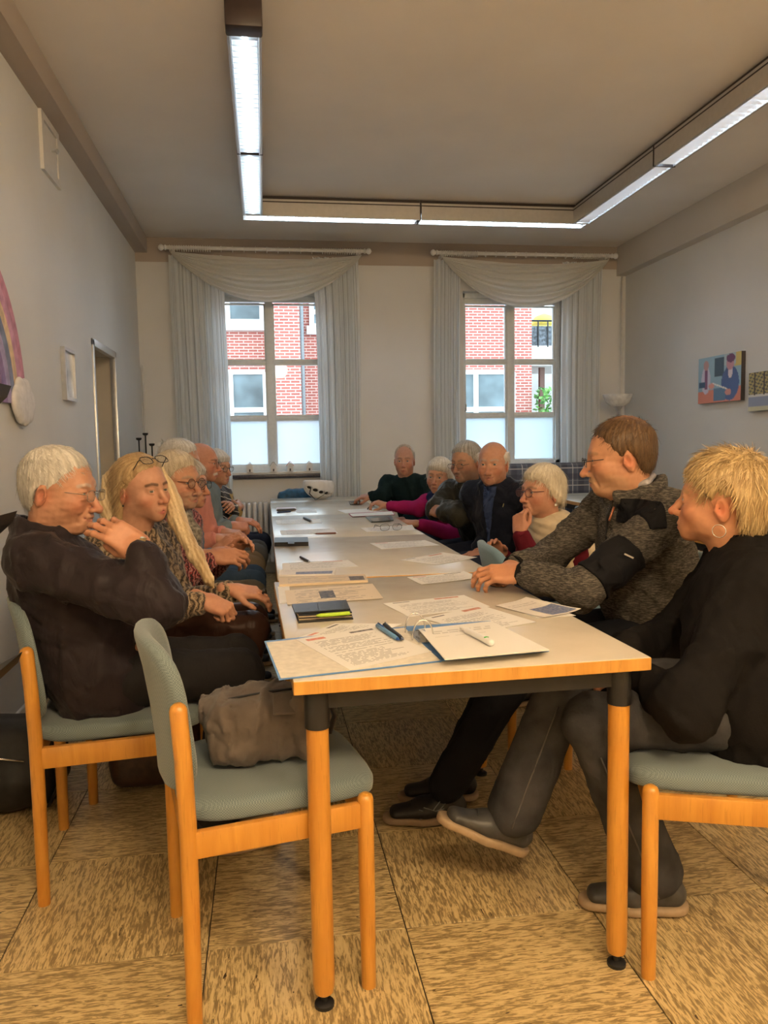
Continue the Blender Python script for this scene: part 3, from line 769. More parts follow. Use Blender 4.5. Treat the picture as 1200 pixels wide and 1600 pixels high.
# ------------------------------------------------------------------ uplighter lamp
ul = thing('floor_lamp', 'uplighter floor lamp with white glass bowl in the far right corner', 'floor lamp', (3.42, 7.25, 0))
part('base', lathe([(.14, 0), (.14, .02), (.03, .03)], (3.42, 7.25, 0), n=24), M_metalgrey, ul, 40)
part('pole', tube([(3.42, 7.25, .02), (3.42, 7.25, 1.50)], .013, n=10), M_metalgrey, ul, True)
part('neck', lathe([(.015, 1.50), (.02, 1.52), (.055, 1.565), (.05, 1.57)], (3.42, 7.25, 0), n=20), M_metalgrey, ul, 40)
part('glass_bowl', lathe([(.03, 1.555), (.075, 1.565), (.115, 1.60), (.142, 1.66), (.146, 1.672), (.138, 1.672), (.10, 1.61), (.03, 1.575)], (3.42, 7.25, 0), n=28), plain('alabaster_glass', (.78, .78, .76), .25, var=.08, vs_=20), ul, 60)
# ------------------------------------------------------------------ papers and things on the tables
def m_print(name, paper, lines=34, ink=.55, logo=None, margin=.10, start=.18, stop=.93, words=26):
    t = NT(name); uv = t.n('ShaderNodeSeparateXYZ', i_Vector=t.coord('UV')); u, v = uv.outputs[0], uv.outputs[1]
    row = t.math('FLOOR', t.math('MULTIPLY', v, lines)); fr = t.math('FRACT', t.math('MULTIPLY', v, lines))
    band = t.math('LESS_THAN', t.math('ABSOLUTE', t.math('SUBTRACT', fr, .5)), .24)
    w = t.n('ShaderNodeTexNoise', noise_dimensions='2D', i_Vector=t.n('ShaderNodeCombineXYZ', i_X=t.math('MULTIPLY', u, words), i_Y=t.math('MULTIPLY', row, 7.3)).outputs[0], i_Scale=1.0, i_Detail=1.0)
    wd = t.math('GREATER_THAN', w.outputs[0], .42)
    ln = t.n('ShaderNodeTexWhiteNoise', noise_dimensions='1D', i_W=row).outputs[0]
    end = t.math('LESS_THAN', u, t.math('ADD', .55, t.math('MULTIPLY', ln, .36)))
    msk = band
    for q in (wd, end, t.math('GREATER_THAN', u, margin), t.math('GREATER_THAN', v, start), t.math('LESS_THAN', v, stop), t.math('GREATER_THAN', ln, .16)): msk = t.math('MULTIPLY', msk, q)
    col = t.mix(t.math('MULTIPLY', msk, ink), paper, (.08, .08, .09))
    for (u0, u1, v0, v1, c) in (logo or []):
        k = t.math('MULTIPLY', t.math('LESS_THAN', t.math('ABSOLUTE', t.math('SUBTRACT', u, (u0+u1)/2)), (u1-u0)/2), t.math('LESS_THAN', t.math('ABSOLUTE', t.math('SUBTRACT', v, (v0+v1)/2)), (v1-v0)/2))
        n = t.noise(t.coord('UV'), 22, 3); k = t.math('MULTIPLY', k, t.math('ADD', .35, n))
        col = t.mix(k, col, c)
    t.p(base=col, rough=.55, spec=.3); return t.m
PW = (.78, .77, .74)
M_letter = m_print('printed_letter', PW, logo=[(.08, .30, .06, .12, srgb(205, 110, 80)), (.62, .92, .05, .10, srgb(60, 60, 70))])
M_letter2 = m_print('printed_agenda', PW, 30, .5, start=.22, logo=[(.60, .9, .04, .12, srgb(190, 110, 80)), (.1, .3, .05, .09, srgb(70, 70, 80))])
M_hand = m_print('handwritten_note', PW, 16, .35, start=.05, stop=.34, words=18)
M_leaflet = m_print('cream_leaflet', (.72, .62, .48), 18, .5, start=.05, logo=[(.36, .52, .25, .75, srgb(50, 60, 80))], words=12)
M_news = m_print('folded_newspaper', (.66, .54, .38), 8, .35, start=.05, words=10, logo=[(.80, .97, .3, .9, srgb(70, 70, 78))])
M_photo = m_print('printed_flyer', (.76, .72, .68), 12, .3, start=.05, stop=.45, logo=[(.30, .96, .50, .95, srgb(86, 104, 150))])
M_blank = plain('plain_paper', (.78, .77, .75), .6, var=.02)
def quad_uv(c4, z, t, mat, name, curl=.0, seed=0, n=7):
    """thin sheet whose four corners stand at four photo pixels on the plane z"""
    P = [onz(u, v, z) if not isinstance(u, Vector) else u for u, v in c4]
    me = bpy.data.meshes.new(name); vs_ = []; fs = []; uvs = []
    for s in (1, 0):
        for i in range(n):
            for j in range(n):
                a, b = i/(n-1), j/(n-1); p = (P[0]*(1-a)+P[1]*a)*(1-b)+(P[3]*(1-a)+P[2]*a)*b
                lift = curl*(max(0, a-.6)**2+max(0, b-.7)**2*.7)*4
                vs_.append((p.x, p.y, z+lift+(t if s else 0))); uvs.append((a, b))
    N = n*n
    for i in range(n-1):
        for j in range(n-1):
            q = (i*n+j, i*n+j+1, (i+1)*n+j+1, (i+1)*n+j); fs.append(q); fs.append(tuple(N+k for k in q[::-1]))
    bd = [i*n for i in range(n)]+[(n-1)*n+j for j in range(1, n)]+[i*n+n-1 for i in range(n-2, -1, -1)]+[j for j in range(n-2, 0, -1)]
    for a, b in zip(bd, bd[1:]+bd[:1]): fs.append((a, b, N+b, N+a))
    me.from_pydata(vs_, [], fs); uv = me.uv_layers.new(name='UVMap')
    for l in me.loops: uv.data[l.index].uv = uvs[l.vertex_index]
    bm = bmesh.new(); bm.from_mesh(me); bmesh.ops.recalc_face_normals(bm, faces=bm.faces); bm.to_mesh(me); bm.free()
    return me
PAPERS = 'loose papers on the meeting tables'
def paper(c4, mat, label, z=TZ+.0005, t=.0006, curl=0, name='paper_sheet', cat='paper', group=PAPERS):
    return tag(part(name, quad_uv(c4, z, t, mat, name, curl), mat), label, cat, group)
paper([(598,943),(725,930),(766,948),(639,964)], M_letter2, 'printed letter lying flat behind the open binder')
paper([(660,966),(752,946),(838,972),(740,990)], M_letter2, 'printed sheet partly under the right side of the binder', TZ+.0012)
paper([(467,996),(524,974),(628,975),(590,990)], M_letter, 'tan lit sheet sticking out behind the binder flap', TZ+.0005)
paper([(636,902),(725,894),(751,904),(659,914)], M_letter, 'printed sheet beside the clasped hands in grey sleeves', curl=.006)
paper([(624,875),(692,864),(746,872),(682,883)], M_letter2, 'tilted white sheet before the empty chair back', curl=.004)
paper([(578,849),(664,844),(687,852),(596,858)], M_letter, 'white sheet lying just in front of the eyeglasses table')
paper([(563,825),(644,820),(649,828),(573,831)], M_letter2, 'white sheet under the eyeglasses')
paper([(527,797),(588,794),(600,799),(540,802)], M_blank, 'white sheet under the magenta sleeve')
paper([(441,880),(544,875),(560,885),(442,892)], M_letter2, 'densely printed sheet with a black pen on it', TZ+.0005)
paper([(437,829),(522,826),(528,833),(440,836)], M_letter, 'grey looking sheet under the brown pen on the left')
paper([(431,813),(500,811),(504,817),(432,819)], M_letter2, 'sheet below the black marker on the left')
paper([(462,797),(494,796),(496,801),(464,802)], M_blank, 'small sheet near the far left phone')
paper([(434,917),(452,915),(455,941),(437,943)], M_blank, 'narrow white sheet edge at the left table rim')
paper([(445,923),(582,912),(599,935),(449,945)], M_leaflet, 'cream leaflet with small picture above the black wallet', TZ+.0022)
paper([(436,905),(570,900),(575,910),(436,917)], M_news, 'folded tan newspaper at the left table rim', TZ+.0005, .008, name='newspaper', cat='newspaper')
mg = paper([(437,893),(525,889.5),(522,899),(436,901)], M_photo, 'glossy magazine between newspaper and printed sheet', TZ+.0022, .006, name='magazine', cat='magazine')
paper([(774,946),(822,936),(908,956),(850,966)], M_photo, 'flyer with blue picture, top of the leaflets by the grey jacket', TZ+.0022, curl=.01, name='flyer', cat='flyer', group='flyers on the near table')
paper([(780,945),(832,938),(900,962),(840,966)], M_blank, 'flyer lying below the blue picture flyer', TZ+.0005, name='flyer', cat='flyer', group='flyers on the near table')
pd = thing('writing_pad', 'writing pad with magenta cover and white sheet', 'pad', onz(580, 803, TZ))
part('cover', quad_uv([(545,803.5),(613,799.5),(617,805),(550,808)], TZ+.0003, .006, None, 'cover'), plain('magenta_cover', (.45, .04, .17), .5), pd)
part('sheet', quad_uv([(546,803),(612,799),(616,804),(551,807)], TZ+.0068, .001, None, 'sheet'), M_blank, pd)
# ring binder, opened flat
M_board = plain('grey_cream_board', (.70, .66, .58), .6, var=.05, vs_=60)
M_bluec = plain('blue_binder_cover', (.10, .25, .55), .4)
bi = thing('ring_binder', 'open lever arch binder with paper stack near the front table edge', 'binder', onz(650, 1010, TZ))
part('left_cover', quad_uv([(413,1003),(632,980),(690,1034),(436,1063)], TZ+.0012, .0022, None, 'left_cover', n=3), M_bluec, bi)
part('left_lining', quad_uv([(416,1004),(632,981),(688,1032),(439,1060)], TZ+.0036, .0006, None, 'left_lining', n=3), M_board, bi)
part('right_cover', quad_uv([(632,980),(766,971),(858,1018),(690,1033)], TZ+.0012, .0022, None, 'right_cover', n=3), M_bluec, bi)
for k in range(9):
    r = random.Random(k); j = lambda: r.uniform(-2.0, 2.0)
    part('page', quad_uv([(655+j(),984),(766+j(),972+j()*.4),(857+j(),1016.5+j()*.4),(697+j(),1031.5)], TZ+.0038+k*.0022, .0018, M_hand if k == 8 else M_blank, 'page', n=4), M_hand if k == 8 else M_blank, bi)
me_ = bmesh.new(); a, b = onz(646, 988, TZ+.004), onz(688, 1030, TZ+.004)
d = (b-a).normalized(); sd = V(-d.y, d.x, 0)
pl = bmesh.new()
for q in (a+d*.00, a+d*.085): pass
mid0, mid1 = a+d*.0, a+d*.12
prism([(mid0+sd*.018).xy[:], (mid1+sd*.018).xy[:], (mid1-sd*.016).xy[:], (mid0-sd*.016).xy[:]], TZ+.0044, TZ+.008, pl)
part('ring_mechanism', pl, M_chrome, bi)
for s in (.02, .10):
    c0 = a+d*s; pts = []
    for i in range(13):
        an = math.pi*i/12; pts.append(c0 - sd*(.026*math.cos(an)) + V(0, 0, .006+.048*math.sin(an)**.8))
    part('ring', tube(pts, .0019, n=8), M_chrome, bi, True)
    part('ring_post', bx(c0-V(.004, .004, 0)+sd*.012, c0+V(.004, .004, .012)+sd*.012), M_chrome, bi)
lv = tube([a+d*.03+V(0, 0, .012), a+d*.06+sd*.012+V(0, 0, .02), a+d*.115+sd*.010+V(0, 0, .012)], .003, n=8, flat=.5)
part('lever', lv, M_chrome, bi, True)
paper([(462,999),(586,979),(675,1018),(547,1047)], M_letter, 'printed letter with orange logo lying on the open binder flap', TZ+.0046)
# pens and small things
def pen(p0, p1, r, body, label, z=TZ, tip=None, clip=None):
    a, b = onz(*p0, z+r), onz(*p1, z+r); d = b-a; L = d.length
    o = thing('pen', label, 'pen', (a+b)/2-V(0, 0, r), 0, 'pens on the meeting tables')
    part('barrel', lathe([(r*.7, 0), (r, L*.03), (r, L*.80), (r*.75, L*.92)], a, d, 12), body, o, 50)
    part('tip', lathe([(r*.72, L*.92), (r*.2, L)], a, d, 10), tip or M_chrome, o, 50)
    if clip:
        x, y, n = frame_of(d); up = V(0, 0, 1); part('clip', tube([a+n*L*.05+up*r*1.2, a+n*L*.06+up*r*1.5, a+n*L*.32+up*r*1.3], r*.22, n=6), clip, o, True)
M_bpen = plain('blue_pen_plastic', (.03, .10, .36), .25); M_lblue = plain('light_blue_pen', (.12, .28, .50), .25)
pen((589,977),(624,1000), .006, M_lblue, 'translucent blue ballpoint pen lying on the letter by the binder rings', TZ+.0055, M_bpen, M_bpen)
pen((600,976),(631,1000), .006, M_black, 'black pen lying next to the blue pen by the binder rings', TZ+.0055, M_chrome, M_chrome)
pen((469,870),(484,878), .005, M_black, 'short black pen lying at the edge of the densely printed sheet', TZ+.0012)
pen((525,833),(490,834), .005, plain('brown_pen', (.16, .05, .03), .3), 'brown pen lying on the grey looking sheet', TZ+.0012, M_chrome)
pen((475,809),(487,815), .009, M_black, 'thick black marker lying on the left of the third table')
pen((433,801),(456,799), .005, plain('dark_blue_pen', (.02, .03, .10), .3), 'dark pen next to the far left phone')
cp = thing('correction_pen', 'white correction pen with green dot on the binder pages', 'pen', onz(745, 993, TZ+.024))
a, b = onz(720, 980, TZ+.032), onz(767, 1004, TZ+.032)
s_ = SDF(); s_.cone(a, a+(b-a)*.25, .003, .006, .004).cone(a+(b-a)*.25, b, .0065, .008, .006)
sdf_part('body', s_, .0016, M_white, cp)
part('green_cap', ball(a+(b-a)*.86+V(0, 0, .007), (.006, .004, .002)), plain('green_plastic', (.05, .42, .08), .3), cp, True)
def slab(c4, z, t, mat, name, label, cat, bev=None, extra=None):
    o = tag(part(name, quad_uv(c4, z, t, mat, name, 0, n=2), mat), label, cat); return o
M_screen = plain('dark_phone_glass', (.015, .017, .02), .08, var=.05)
ph = thing('smartphone', 'dark smartphone lying near the reaching hand', 'phone', onz(555, 786, TZ))
part('body', quad_uv([(545,784.5),(564,784),(566,788),(547,788.5)], TZ+.0004, .008, None, 'body', n=2), M_black, ph)
part('screen', quad_uv([(546,784.8),(563.5,784.3),(565,787.4),(548,788)], TZ+.0086, .0006, None, 'screen', n=2), M_screen, ph)
ph = thing('smartphone', 'slim phone with pale edge at the far left table rim', 'phone', onz(447, 796, TZ))
part('body', quad_uv([(432,795),(462,794),(463,797),(432,798)], TZ+.0004, .009, None, 'body', n=2), plain('rose_metal', (.45, .30, .30), .35, .4), ph)
part('screen', quad_uv([(433,795.2),(461,794.2),(462,796.6),(433,797.6)], TZ+.0096, .0006, None, 'screen', n=2), M_screen, ph)
ph = thing('tablet', 'grey tablet in dark sleeve behind the eyeglasses', 'tablet', onz(592, 812, TZ))
part('sleeve', quad_uv([(571,808.5),(611,806.5),(615,814),(580,816.5)], TZ+.0004, .008, None, 'sleeve', n=2), plain('slate_grey', (.12, .14, .15), .4), ph)
part('screen', quad_uv([(577,810),(608,808.5),(612,813),(583,815)], TZ+.0086, .0008, None, 'screen', n=2), plain('grey_screen', (.25, .29, .31), .12), ph)
pc = thing('pencil_case', 'flat black case lying at the left rim of the second table', 'case', onz(455, 850, TZ))
part('body', quad_uv([(429,846),(481,845),(482,853),(429,854)], TZ+.0004, .020, None, 'body', n=3), M_black, pc)
part('clasp', quad_uv([(450,847),(460,847),(460,850.5),(450,850.5)], TZ+.0206, .003, None, 'clasp', n=2), M_blackmetal, pc)
M_leather = plain('black_leather', (.018, .02, .024), .38, var=.2, vs_=60, bump=.25, bs=260)
wl = thing('organizer_wallet', 'black leather organizer with a lime green pen inside', 'wallet', onz(505, 955, TZ))
W4 = [(456,947),(541,940),(552,968),(466,974)]
part('back_cover', quad_uv(W4, TZ+.0004, .004, None, 'back_cover', n=3), M_leather, wl)
for k in range(4): part('paper_insert', quad_uv([(460,948+k*.3),(540,942),(550,964-k*2),(467,969-k*2)], TZ+.0048+k*.0042, .0036, None, 'paper_insert', n=3), plain('cream_insert', (.62, .52, .34), .6) if k % 2 == 0 else M_leather, wl)
part('front_flap', quad_uv([(456,946),(541,939),(547,953),(461,959)], TZ+.0222, .004, None, 'front_flap', n=3), M_leather, wl)
part('strap', quad_uv([(496,943),(508,942),(511,955),(499,956)], TZ+.0264, .003, None, 'strap', n=2), M_leather, wl)
a, b = onz(494, 962, TZ+.018), onz(546, 958, TZ+.018)
lp = thing('pen', 'lime green pen tucked into the black organizer', 'pen', (a+b)/2, 0, 'pens on the meeting tables')
part('barrel', lathe([(.002, 0), (.005, .01), (.0055, .014), (.0055, (b-a).length)], a, b-a, 12), plain('lime_plastic', (.38, .60, .03), .3), lp, 50)
# reading glasses
M_gl = NT('spectacle_lens'); _t = M_gl.n('ShaderNodeBsdfTransparent', i_Color=(.93, .95, .96)); _g = M_gl.n('ShaderNodeBsdfGlossy', i_Roughness=.03); _m = M_gl.n('ShaderNodeMixShader', i_0=.10); M_gl.set(_m.inputs[1], _t); M_gl.set(_m.inputs[2], _g); M_gl.t.links.new(_m.outputs[0], M_gl.out.inputs[0]); M_gl = M_gl.m
def lens_ring(c, ux, uz, w, h_, e=2.6, n=28):
    return [c+ux*(w*math.copysign(abs(math.cos(a))**(2/e), math.cos(a)))+uz*(h_*math.copysign(abs(math.sin(a))**(2/e), math.sin(a))) for a in [2*math.pi*i/n for i in range(n)]]
def glasses(M, parent, rim=M_black, w=.024, h_=.018, e=2.6, temple=.13, thick=.0011, rimless=False, name='eyeglasses'):
    """spectacles in a frame: x right, y forward, z up, bridge at the origin; parts go under parent"""
    X, Y, Z = (M.to_3x3() @ V(1,0,0)), (M.to_3x3() @ V(0,1,0)), (M.to_3x3() @ V(0,0,1)); O = M.translation
    gap = .0095
    for s in (-1, 1):
        c = O+X*(s*(gap+w)); L = lens_ring(c, X, Z, w, h_, e)
        f = part('rim', tube(L, thick, n=6, closed=True), rim, parent, True)
        lb = bmesh.new(); vv = [lb.verts.new(p) for p in lens_ring(c, X, Z, w*.97, h_*.97, e)]; lb.faces.new(vv); bmesh.ops.solidify(lb, geom=list(lb.faces), thickness=.001)
        part('lens', lb, M_gl, f)
        hp = O+X*(s*(gap+2*w))+Z*(h_*.35)
        if temple: part('temple', tube([hp, hp+X*(s*.004)-Y*.006, hp+X*(s*.008)-Y*temple*.72, hp+X*(s*.006)-Y*temple-Z*.022], [thick*1.3]*4, n=6), rim, parent, True)
    part('bridge', tube([O-X*gap+Z*h_*.2, O+Z*(h_*.45), O+X*gap+Z*h_*.2], thick, n=6), rim, parent, True)
rp = onz(611, 829, TZ+.0018)
rg = thing('eyeglasses', 'black rimmed eyeglasses standing on a sheet on the third table', 'eyeglasses', rp)
glasses(Matrix.Translation(rp+V(0, 0, .0195)) @ Matrix.Rotation(math.radians(185), 4, 'Z'), rg, h_=.0185, w=.026)
# bicycle helmet on the far end
hc = onz(497, 780.5, TZ); hc.z = TZ
he = thing('bicycle_helmet', 'white bicycle helmet lying on the far end of the tables', 'helmet', hc)
def helmet():
    M = np.array(Matrix.Rotation(math.radians(18), 3, 'Y') @ Matrix.Rotation(math.radians(20), 3, 'Z')); c = hc+V(.01, 0, .12)
    s = SDF(); s.ell(c, (.148, .105, .115), M, .01)
    s.ell(c+V(0, 0, .028), (.125, .084, .11), M, .01, 's')
    s.box(c+V(0, 0, .145), (.3, .3, .09), .01, None, .015, 's')
    for i in range(-2, 3):
        for sy in (-1, 1):
            p = c+Vector(M @ np.array([i*.055, sy*(.088-.010*abs(i)), -.045+.004*abs(i)])); s.ell(p, (.024, .05, .015), M, .004, 's')
        p = c+Vector(M @ np.array([i*.052, 0, -.108+.012*abs(i)])); s.ell(p, (.018, .014, .05), M, .004, 's')
    return s
hs_ = helmet(); hm = sdf_part('shell', hs_, .005, M_white, he)
M_ = Matrix.Rotation(math.radians(18), 3, 'Y') @ Matrix.Rotation(math.radians(20), 3, 'Z')
lin = SDF(); lin.ell(hc+V(.01, 0, .125), (.128, .087, .100), np.array(M_), .01); lin.ell(hc+V(.01, 0, .150), (.122, .080, .100), np.array(M_), .01, 's'); lin.box(hc+V(.01, 0, .262), (.3, .3, .09), .01, None, .01, 's')
sdf_part('liner', lin, .005, plain('dark_foam_liner', (.03, .03, .035), .8), he)
part('chin_strap', tube([hc+V(-.06, -.07, .13), hc+V(-.08, -.11, .06), hc+V(-.03, -.13, .006), hc+V(.05, -.10, .05), hc+V(.06, -.07, .12)], .005, n=6, flat=.3), M_black, he, True)
# little houses on the window sill
M_pink = plain('pink_roof', (.72, .36, .30), .6)
for u, lab, rf in ((391, 'little white wooden house at the left end of the window sill', M_white), (428, 'little white wooden house at the middle of the window sill', plain('grey_roof', (.45, .45, .44), .6)), (454, 'little house with pink roof on the window sill', M_pink), (484, 'little white house on the window sill above the helmet', M_white)):
    p = ony(u, 752, BACK-.02); p.z = WZ0+.031
    hh = thing('toy_house', lab, 'ornament', p, 0, 'little houses on the sill'); w = .030
    part('walls', prism([(-w, 0), (w, 0), (w, .05), (0, .088), (-w, .05)], -.02, .02, M=Matrix.Translation(p) @ Matrix.Rotation(math.pi/2, 4, 'X')), M_white, hh)
    for s in (-1, 1):
        part('roof_panel', bx((-.027, -.025, -.003), (.027, .025, .003), M=Matrix.Translation(p+V(s*.019, 0, .075)) @ Matrix.Rotation(s*math.radians(52), 4, 'Y')), rf, hh)
    part('door_hole', bx(p+V(-.007, -.0215, .004), p+V(.007, -.019, .028)), plain('dark_opening', (.1, .09, .09), .8), hh)
# blue jacket on the radiator, dark bag at the far right end
jk = SDF(); p = V(.30, BACK-.22, .78)
jk.ell(p, (.16, .08, .05), k=.04).ell(p+V(-.10, -.01, -.03), (.09, .07, .05), k=.04).ell(p+V(.12, 0, -.02), (.10, .06, .06), k=.04).ell(p+V(0, -.03, -.12), (.14, .05, .12), k=.05).warp(lambda P, d: d+.006*wob(P, 30, 3))
tag(sdf_part('rolled_jacket', jk, .010, plain('petrol_blue_nylon', (.02, .10, .20), .45, var=.2, bump=.2, bs=60)), 'bundled blue jacket lying behind the helmet', 'jacket')

# ------------------------------------------------------------------ bags
M_canvas = plain('taupe_canvas', srgb(96, 86, 78), .85, var=.10, vs_=14, bump=.35, bs=520, sheen=.15)
cb = thing('canvas_bag', 'soft taupe canvas bag lying on the empty front chair', 'bag', (-.005, 1.90, .487))
q = Matrix.Translation(V(-.02, 1.90, .487)) @ Matrix.Rotation(math.radians(6), 4, 'Z'); R3 = np.array(q.to_3x3())
L_ = lambda x, y, z: q @ V(x, y, z)
s = SDF(); s.box(L_(0, 0, .074), (.140, .10, .070), .045, R3, .03); s.ell(L_(-.06, .01, .125), (.09, .085, .030), R3, .05).ell(L_(.080, .0, .132), (.052, .07, .034), R3, .03).ell(L_(.02, .03, .148), (.06, .05, .018), R3, .03)
s.cone(L_(.085, -.09, .02), L_(.078, -.085, .16), .014, .014, .02)
s.warp(lambda P, d: folds(P, d, .008, 20, 11))
sdf_part('body', s, .0055, M_canvas, cb)
part('zip', tube([L_(-.11, -.02, .148), L_(-.06, -.03, .158), L_(.0, -.02, .160), L_(.06, -.03, .166), L_(.105, -.02, .156)], .003, n=6), M_blackmetal, cb, True)
part('side_seam', tube([L_(.105, -.098, .02), L_(.108, -.100, .07), L_(.10, -.094, .12)], .0025, n=6), plain('dark_taupe_seam', srgb(70, 58, 48), .9), cb, True)
part('flap_pocket', bx((-.035, -.003, -.03), (.035, .003, .03), bev=.003, M=Matrix.Translation(L_(.05, -.078, .146)) @ Matrix.Rotation(-.9, 4, 'X')), M_canvas, cb)
part('strap', tube([L_(.10, .03, .14), L_(.17, .06, .11), L_(.19, .07, .05), L_(.17, .05, .012)], .012, n=8, flat=.3), M_canvas, cb, True)
bp = thing('backpack', 'black backpack on the floor by the left wall', 'bag', (-.93, 2.86, 0))
s = SDF(); s.box((-.93, 2.86, .15), (.19, .13, .145), .07, None, .03).ell((-.90, 2.75, .12), (.13, .06, .10), k=.04).warp(lambda P, d: d+.006*wob(P, 22, 21))
sdf_part('body', s, .009, plain('black_nylon', (.010, .010, .011), .55, var=.2, bump=.2, bs=90), bp)
part('zip', tube([V(-1.03, 2.705, .20), V(-.93, 2.69, .225), V(-.83, 2.705, .20)], .004, n=6), M_chrome, bp, True)
part('strap', tube([V(-.80, 2.73, .27), V(-.735, 2.72, .20), V(-.73, 2.74, .10), V(-.77, 2.75, .02)], .016, n=8, flat=.35), M_black, bp, True)
part('red_tag', bx((-.985, 2.672, .14), (-.955, 2.684, .19), bev=.004), plain('pinkish_red_tag', (.55, .16, .12), .5), bp)
hb = thing('leather_bag', 'dark brown leather bag on the floor under the chairs on the left', 'bag', (-.42, 2.92, 0))
s = SDF(); s.box((-.42, 2.92, .13), (.17, .08, .125), .05, None, .03).warp(lambda P, d: d+.005*wob(P, 22, 31))
sdf_part('body', s, .010, plain('dark_brown_leather', (.055, .028, .018), .45, var=.2), hb)
part('handle', tube([V(-.52, 2.92, .24), V(-.49, 2.92, .33), V(-.36, 2.92, .33), V(-.32, 2.92, .24)], .008, n=8), plain('dark_brown_leather', (0, 0, 0)), hb, True)

# ------------------------------------------------------------------ brochure stand at the left edge
st = thing('brochure_stand', 'black brochure stand with tilted trays at the left edge', 'stand', (-.93, 1.95, 0))
part('base', lathe([(.17, 0), (.17, .012), (.02, .022)], (-.93, 1.95, 0), n=28), M_blackmetal, st, 40)
part('pole', tube([(-.93, 1.95, .02), (-.93, 1.95, 1.52)], .016, n=12), M_blackmetal, st, True)
for (u, v), zt in (((22, 603), 0), ((31, 798), 0), ((39, 1018), 0)):
    tp = ony(u-4, v, 2.06)
    prof = [(tp.x, tp.z), (tp.x-.012, tp.z-.028), (tp.x-.05, tp.z-.062), (tp.x-.30, tp.z-.155), (tp.x-.305, tp.z-.145), (tp.x-.055, tp.z-.03)]
    tr = bmesh.new(); A = [tr.verts.new((x, 1.86, z)) for x, z in prof]; B = [tr.verts.new((x, 2.06, z)) for x, z in prof]; tr.faces.new(A); tr.faces.new(B[::-1]); bridge(tr, A[::-1], B[::-1])
    bmesh.ops.recalc_face_normals(tr, faces=tr.faces)
    t_ = part('tray', tr, M_black, st)
    part('leaflet', bx((-.13, -.085, 0), (.10, .085, .006), M=Matrix.Translation((tp.x-.17, 1.96, tp.z-.065)) @ Matrix.Rotation(math.radians(-22), 4, 'Y')), M_blank, t_)

# ------------------------------------------------------------------ wall decoration
# rainbow with cloud on the left wall (painted board)
def arc_board(r0, r1, a0, a1, cy, cz, x0, x1, n=30):
    bm = bmesh.new(); R_ = []
    for i in range(n+1):
        a = a0+(a1-a0)*i/n; c, s = math.cos(a), math.sin(a)*1.12
        R_.append([bm.verts.new((x, cy+r*c, cz+r*s)) for x, r in ((x0, r0), (x0, r1), (x1, r1), (x1, r0))])
    for i in range(n):
        for k in range(4): bm.faces.new((R_[i][k], R_[i][(k+1) % 4], R_[i+1][(k+1) % 4], R_[i+1][k]))
    bm.faces.new(R_[0]); bm.faces.new(R_[-1][::-1]); bmesh.ops.recalc_face_normals(bm, faces=bm.faces); return bm
rb = thing('rainbow_board', 'painted rainbow with white cloud hung on the left wall', 'wall art', (LX, 3.38, 1.35))
for k, (cn, c) in enumerate((('pink', srgb(196, 136, 158)), ('lilac_pink', srgb(206, 152, 178)), ('cream', srgb(222, 196, 158)), ('blue_grey', srgb(128, 138, 168)), ('lilac', srgb(170, 158, 196)), ('violet', srgb(140, 120, 170)))):
    ro = .60-k*.055; part('rainbow_band', arc_board(ro-.055, ro, 0, math.pi, 3.34, 1.45, LX+.001, LX+.019), plain('paint_'+cn, c, .7, var=.12, vs_=18), rb)
for cy in (3.87, 2.80):
    s = SDF()
    for dy, dz, r in ((0, 0, .085), (.075, .0, .075), (-.08, 0, .08), (.03, .055, .06), (-.05, .06, .055), (.06, -.055, .04), (-.06, -.055, .045), (0, -.07, .04)): s.ell((LX+.026, cy+dy, 1.46+dz), (.022, r, r), k=.01)
    sdf_part('cloud', s, .006, plain('cloud_paint', (.74, .73, .73), .7, var=.05), rb)
# framed picture on the left wall
fp = thing('framed_picture', 'small silver framed picture beside the doorway', 'picture', (LX, 4.83, 1.52))
part('frame', wall_with_holes(4.70, 4.95, 1.52, 1.82, [(4.718, 4.932, 1.538, 1.802)], LX+.001, LX+.026, 'y'), M_metalgrey, fp)
part('print', bx((LX+.002, 4.715, 1.535), (LX+.012, 4.935, 1.805)), plain('pale_print', (.66, .70, .72), .25, var=.2, vs_=9), fp)
# canvas photographs on the right wall
def canvas(y0, y1, z0, z1, label, painter):
    o = thing('canvas_print', label, 'picture', (RX, (y0+y1)/2, z0), 0, 'canvas photographs on the right wall')
    part('stretcher', bx((RX-.036, y0, z0), (RX-.002, y1, z1)), plain('dark_canvas_edge', (.06, .05, .05), .7), o)
    n, m = 72, 48; vs_ = []; cols = []; fs = []
    for i in range(n+1):
        for j in range(m+1):
            a, b = i/n, j/m; vs_.append((RX-.0375, y1+(y0-y1)*a, z0+(z1-z0)*b)); cols.append(painter(a, b))
    for i in range(n):
        for j in range(m): fs.append((i*(m+1)+j, i*(m+1)+j+1, (i+1)*(m+1)+j+1, (i+1)*(m+1)+j))
    me = np_mesh('printed_canvas', np.array(vs_, np.float32), np.array(fs)[:, ::-1], np.array(cols, np.float32))
    t = MATS.get('canvas_print')
    if not t:
        q = NT('canvas_print'); q.p(base=q.n('ShaderNodeAttribute', attribute_name='col').outputs[0], rough=.6); t = MATS['canvas_print'] = q.m
    part('printed_canvas', me, t, o)
def ellp(a, b, ca, cb_, ra, rb_): return ((a-ca)/ra)**2+((b-cb_)/rb_)**2 < 1
